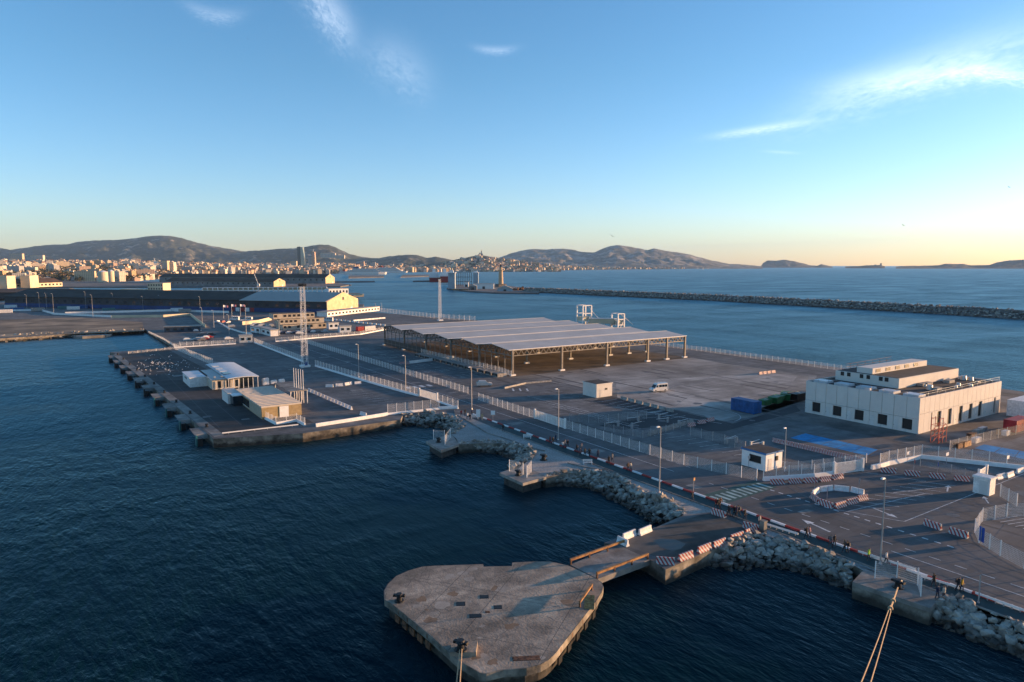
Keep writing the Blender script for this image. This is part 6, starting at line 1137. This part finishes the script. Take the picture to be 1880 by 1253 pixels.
def block(px, D, w_, dp, h, k, gable, rz, label, group, cat='building', name='city_building'):
    z = city_z(px, D); q = V(px, HY, D); mb = MB(); mb.box(-w_ / 2, w_ / 2, -dp / 2, dp / 2, -6, h)
    if gable: rh = min(w_, dp) * .2; mb.hexa([(-w_ / 2 - .6, -dp / 2 - .6, h), (w_ / 2 + .6, -dp / 2 - .6, h), (w_ / 2 + .6, dp / 2 + .6, h), (-w_ / 2 - .6, dp / 2 + .6, h)], [(-w_ / 2, -.2, h + rh), (w_ / 2, -.2, h + rh), (w_ / 2, .2, h + rh), (-w_ / 2, .2, h + rh)], 1)
    else: mb.box(-w_ / 2 + .4, w_ / 2 - .4, -dp / 2 + .4, dp / 2 - .4, h, h + .4, 1); mb.box(-w_ * .15, w_ * .1, -dp * .2, dp * .2, h + .4, h + 3.2, 0)
    return mb, (q.x, q.y, z - 1), rz
rnd = random.Random(42); cand = []
for k in range(3400):
    u = rnd.random(); px = -70 + u * 1330 if k % 3 == 0 else -70 + rnd.random() * 520 if k % 3 == 1 else 420 + rnd.random() * 620
    D0 = city_front(px); D = D0 + (rnd.random() ** 1.15) * (2200 if px < 500 else 1700)
    big = rnd.random() < .11; hill_ = px < 330 and D < 2900
    if 60 < px < 160 and D < 2300 and rnd.random() < .5: continue
    w_ = rnd.uniform(22, 48) if big else rnd.uniform(8, 18) * (1 if hill_ else 1.4); dp = rnd.uniform(10, 18) if big else rnd.uniform(9, 16); h = rnd.uniform(12, 30) if big and not (px > 850) else rnd.uniform(5, 10) if hill_ else rnd.uniform(9, 22)
    if px > 850: h *= .75
    cand.append((w_ * h / D / D * 1e6, px, D, w_, dp, h, rnd.randrange(5) if rnd.random() < .75 else 1, (not big) and rnd.random() < .55, -HEAD + rnd.uniform(-.7, .7)))
cand.sort(reverse=True)
zone = lambda px: 'on the left hillside' if px < 250 else 'in the city left of the glass tower' if px < 545 else 'in the city right of the glass tower' if px < 800 else 'below the church hill' if px < 1000 else 'on the far right shore'
cname = ['cream', 'white', 'ochre', 'pink', 'grey']
for c in cand[:260]:
    mb, loc, rz = block(*c[1:3], *c[3:6], c[6], c[7], c[8], '', ''); kind = ('tall slab' if c[5] > 26 else 'house' if c[5] < 10 else 'apartment block')
    tag(put(mb.mesh('city_building', [CM[c[6]], TERR if c[7] else FLATR]), 'city_building', None, loc, rz), cname[c[6]] + ' ' + kind + (' with a tiled roof ' if c[7] else ' with a flat roof ') + zone(c[1]), 'building', kind + 's ' + zone(c[1]))
big = MB()
for c in cand[260:]:
    mb, loc, rz = block(*c[1:3], *c[3:6], c[6], c[7], c[8], '', ''); i = len(big.v); cs, sn = math.cos(rz), math.sin(rz); big.v += [(loc[0] + x * cs - y * sn, loc[1] + x * sn + y * cs, loc[2] + z) for x, y, z in mb.v]; big.f += [tuple(a + i for a in f_) for f_ in mb.f]; big.m += [(5 if c[7] else 6) if m_ else c[6] for m_ in mb.m]
from mathutils.bvhtree import BVHTree
bv = BVHTree.FromPolygons([tuple(v_.co) for v_ in CHURCH.data.vertices], [tuple(p_.vertices) for p_ in CHURCH.data.polygons])
for k in range(420):                              # houses climbing the church hill
    px = rnd.gauss(905, 60); D = 4320 + 1200 * rnd.random() ** 1.4; q = V(px, HY, D); hit = bv.ray_cast(Vector((q.x, q.y, 900)), Vector((0, 0, -1)))[0]
    if hit is None or hit.z > 95 + 40 * rnd.random(): continue
    m_ = rnd.choice((0, 0, 1, 1, 2, 3, 4)); mb, loc, rz = block(px, D, rnd.uniform(10, 30), rnd.uniform(9, 16), rnd.uniform(7, 17), m_, rnd.random() < .6, -HEAD + rnd.uniform(-.6, .6), '', ''); i = len(big.v); cs, sn = math.cos(rz), math.sin(rz)
    big.v += [(loc[0] + x * cs - y * sn, loc[1] + x * sn + y * cs, hit.z + z) for x, y, z in mb.v]; big.f += [tuple(a + i for a in f_) for f_ in mb.f]; big.m += [5 if mm else m_ for mm in mb.m]
struct(build(big, 'distant_buildings', CM + [TERR, FLATR]), 'stuff')
# trees between the houses: many small leaf tufts
v, f_ = [], []; rnd = random.Random(77); LEAF = M('far_foliage', (.045, .055, .025), .95, var=.4, scale=.05, c2=(.075, .05, .022))
for k in range(1700):
    px = rnd.uniform(-70, 330) if k % 4 else rnd.uniform(330, 1230); D = city_front(px) + rnd.random() * (1300 if px < 330 else 1700); q = V(px, HY, D); z = city_z(px, D); R_ = rnd.uniform(5, 10); c = Vector((q.x, q.y, z + R_ * .7))
    for j in range(26):
        d = Vector((rnd.gauss(0, 1), rnd.gauss(0, 1), rnd.gauss(0, .7))).normalized() * R_ * rnd.uniform(.45, 1.05); n_ = Vector((rnd.gauss(0, 1), rnd.gauss(0, 1), rnd.gauss(0, 1) + .6)).normalized(); a = n_.orthogonal().normalized() * rnd.uniform(1.6, 3.2); b = n_.cross(a); i = len(v); p = c + d; v += [tuple(p - a), tuple(p + b * .8), tuple(p + a), tuple(p - b * .8)]; f_.append((i, i + 1, i + 2, i + 3))
me = bpy.data.meshes.new('city_trees'); me.from_pydata(v, [], f_); me.materials.append(LEAF); me.update(); struct(put(me, 'city_trees'), 'stuff')
# landmarks
def land_box(name, px, D, w_, dp, h, m, label, cat='building', roof=None, rz=None, zoff=0, n=0):
    q = V(px, HY, D); r_ = thing(name, label, cat, (q.x, q.y, city_z(px, D) - 2 + zoff), -HEAD if rz is None else rz); build(MB().box(-w_ / 2, w_ / 2, -dp / 2, dp / 2, 0, h), 'walls', m, r_); build(MB().box(-w_ / 2 - .5, w_ / 2 + .5, -dp / 2 - .5, dp / 2 + .5, h, h + 1.2), 'roof', roof or FLATR, r_)
    for k in range(n): q = build(MB().box(-w_ / 2 + w_ * (k + .2) / n, -w_ / 2 + w_ * (k + .8) / n, -dp / 2 - .3, -dp / 2, h * .15, h * .85), 'window_bay', CM[4], r_)
    return r_
q = V(553.5, HY, 4200); tw = thing('glass_tower', 'tall dark glass tower, highest building of the skyline', 'tower', (q.x, q.y, 2), -HEAD); TG = M('tower_glass', (.03, .06, .07), .2, var=.1); TG2 = M('tower_glass_lit', (.30, .33, .28), .3, .3, var=.1)  # second glass is paler: the tower's lit side put into the colour
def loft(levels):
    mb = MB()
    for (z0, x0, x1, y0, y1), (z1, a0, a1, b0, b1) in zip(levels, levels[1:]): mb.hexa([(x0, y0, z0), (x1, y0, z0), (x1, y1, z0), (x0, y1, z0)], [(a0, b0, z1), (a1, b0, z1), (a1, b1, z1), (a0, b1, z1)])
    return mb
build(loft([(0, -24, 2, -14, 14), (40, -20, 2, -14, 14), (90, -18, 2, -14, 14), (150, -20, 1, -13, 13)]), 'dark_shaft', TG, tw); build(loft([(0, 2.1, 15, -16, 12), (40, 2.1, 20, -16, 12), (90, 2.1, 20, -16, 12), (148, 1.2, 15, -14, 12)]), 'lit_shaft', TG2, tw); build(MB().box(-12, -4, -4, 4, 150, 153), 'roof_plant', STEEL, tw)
q = V(576, HY, 4200); t2 = thing('slender_tower', 'slender pink-brown tower with a crane beside the glass tower', 'tower', (q.x, q.y, 2), -HEAD); build(loft([(0, -8, 12, -12, 12), (80, -7, 12, -12, 12), (120, -6, 10, -10, 10)]), 'shaft', CM[3], t2); build(MB().box(-30, -8.1, -10, 12, 0, 88), 'side_slab', CM[4], t2); build(MB().box(-22, 14, -.6, .6, 131, 132.5), 'crane_jib', BW, t2); build(MB().box(-1, 1, -1, 1, 120, 136), 'crane_mast', BW, t2)
land_box('hospital_slab', 603, 5300, 115, 20, 36, CM[1], 'broad white slab block high in front of the right-hand ridge', zoff=48, n=10); land_box('hospital_slab', 625, 5300, 70, 20, 26, CM[1], 'lower pale slab right of the broad white slab', zoff=40, n=7); land_box('tower_block', 666, 4600, 22, 20, 52, CM[3], 'pink tower block alone right of the skyline', n=3); land_box('tower_block', 685, 5000, 36, 18, 44, CM[4], 'grey tower block right of the pink one', n=4); land_box('slab_block', 33, 3700, 66, 16, 30, CM[0], 'bright cream slab standing highest on the left hillside', zoff=22, n=6); land_box('slab_block', 70, 3600, 68, 16, 28, CM[1], 'wide white slab beside the highest cream slab', zoff=18, n=9); land_box('tower_block', 305, 2600, 20, 22, 46, CM[0], 'cream stepped tower block left of centre', n=3); land_box('tower_block', 317, 2620, 18, 22, 42, CM[1], 'white tower block joined to the cream stepped one', n=3); land_box('slab_block', 345, 2700, 42, 18, 26, CM[4], 'grey office block right of the stepped towers', n=6); land_box('slab_block', 275, 2500, 24, 18, 24, GOLD, 'golden gabled block left of the stepped towers', n=2); land_box('slab_block', 600, 3500, 40, 20, 26, CM[0], 'cream waterfront block right of the glass tower', n=5); land_box('slab_block', 640, 3700, 60, 20, 26, CM[2], 'ochre dock building on the far waterfront', n=8); land_box('slab_block', 540, 3900, 32, 20, 50, CM[0], 'cream framed block just left of the glass tower', n=3)
land_box('fort', 868, 4600, 130, 40, 26, GOLD, 'sunlit fort with long plain cream walls below the church hill', 'fort'); land_box('fort_tower', 845, 4500, 60, 30, 15, GOLD, 'lower sunlit rampart left of the fort', 'fort'); land_box('fort_tower', 857, 4900, 22, 22, 44, GOLD, 'square sunlit tower above the fort', 'fort')
q = V(833, HY, 4700); ct = thing('cathedral', 'domed cathedral on the waterfront below the church hill', 'church', (q.x, q.y, 6), -HEAD); build(MB().box(-24, 24, -12, 12, 0, 26), 'nave', GOLD, ct)
for x, h in ((-16, 44), (4, 58), (18, 50)): t_ = build(MB().cone(x, 0, 24, h - 8, 6, 6, 10), 'drum', GOLD, ct); build(MB().cone(x, 0, h - 8, h, 6, .6, 10), 'dome', GOLD, t_)
q = V(883, 469.5, 5600); ba = thing('hilltop_basilica', 'basilica with a tall bell tower crowning the church hill', 'church', (q.x, q.y, q.z - 6), -HEAD); STN = M('basilica_stone', (.28, .27, .25), .9); build(MB().box(-16, 16, -8, 8, 0, 22), 'nave', STN, ba); build(MB().box(0, 8, -4, 4, 22, 42), 'bell_tower', STN, ba); build(MB().cone(4, 0, 42, 54, 2.5, .6, 8), 'statue', OCHRE, ba); build(MB().cone(-9, 0, 22, 32, 5, 1, 10), 'dome', STN, ba); build(MB().box(-34, 30, -12, 12, -8, 3), 'terrace', STN, ba)
q = V(1612, 488, 10000); ca = thing('island_castle', 'small square castle on the low island at the horizon', 'castle', (q.x, q.y, 22), -HEAD); build(MB().box(-46, 46, -20, 20, 0, 24), 'keep', STN, ca)
for x, h in ((-40, 30), (40, 50)): build(MB().cone(x, 0, 0, h, 12, 12, 10), 'turret', STN, ca)
def crane(px, D, h, jib, m, label, base=2, ang_=0.5):
    q = V(px, HY, D); r_ = thing('harbour_crane', label, 'crane', (q.x, q.y, base), -HEAD, 'cranes'); mb = MB()
    for sx in (-1, 1):
        for sy in (-1, 1): mb.bar((sx * h * .12, sy * h * .12, 0), (sx * h * .05, sy * h * .05, h * .45), h * .012)
    build(mb, 'portal', m, r_); build(MB().box(-h * .09, h * .09, -h * .06, h * .06, h * .45, h * .58), 'machine_house', m, r_); mb = MB(); mb.bar((0, 0, h * .5), (math.cos(ang_) * jib, 0, h * .5 + math.sin(ang_) * jib), h * .02); mb.bar((0, 0, h * .55), (-h * .1, 0, h * .8), h * .015); mb.bar((-h * .1, 0, h * .8), (math.cos(ang_) * jib, 0, h * .5 + math.sin(ang_) * jib), h * .006); build(mb, 'jib', m, r_)
CGRN = M('crane_green', (.10, .16, .13), .7)
crane(384, 2300, 44, 34, CGRN, 'green harbour crane with a raised jib left of the skyline', ang_=2.0); crane(539, 1600, 30, 22, BBAND, 'blue harbour crane behind the stepped gable', ang_=1.5); crane(286, 2600, 60, 30, BW, 'white construction crane above the left city', 20, .05); crane(425, 2200, 30, 24, BW, 'white loading crane on the far pier', ang_=1.3); crane(473, 960, 20, 16, BW, 'white gangway crane on the white gallery', ang_=1.9)
for k, (px, D, s) in enumerate(((1291, 7000, 1), (1300, 7600, .8), (1281, 8200, .8))):
    q = V(px, HY, D); r_ = thing('sailing_boat', ['white sailing boat', 'smaller white sailing boat right of the first', 'tiny white sailing boat left of the first'][k] + ' off the right shore', 'boat', (q.x, q.y, 0), .4, 'sailing boats'); build(MB().prism([(-8, -2), (5, -2), (9, 0), (5, 2), (-8, 2)], 0, 1.6), 'hull', BW, r_); mb = MB(); mb.hexa([(-6, -.1, 2.5), (.5, -.1, 2.5), (.5, .1, 2.5), (-6, .1, 2.5)], [(.3, -.05, 20 * s), (.5, -.05, 20 * s), (.5, .05, 20 * s), (.3, .05, 20 * s)]); build(mb, 'sail', BW, r_)
def haze():
    mb = MB(); mb.box(-14000, 24000, -9000, 25000, -1.5, 900)
    m = bpy.data.materials.new('haze_air'); m.use_nodes = True; t = m.node_tree; t.nodes.remove(t.nodes['Principled BSDF'])
    v = N(t, 'ShaderNodeVolumePrincipled'); v.inputs['Color'].default_value = (.42, .66, 1.0, 1); v.inputs['Density'].default_value = HAZE; v.inputs['Anisotropy'].default_value = .0
    L(t, v.outputs[0], t.nodes['Material Output'].inputs['Volume'])
    struct(build(mb, 'haze', m), 'stuff')
HAZE = 2.6e-5
haze()
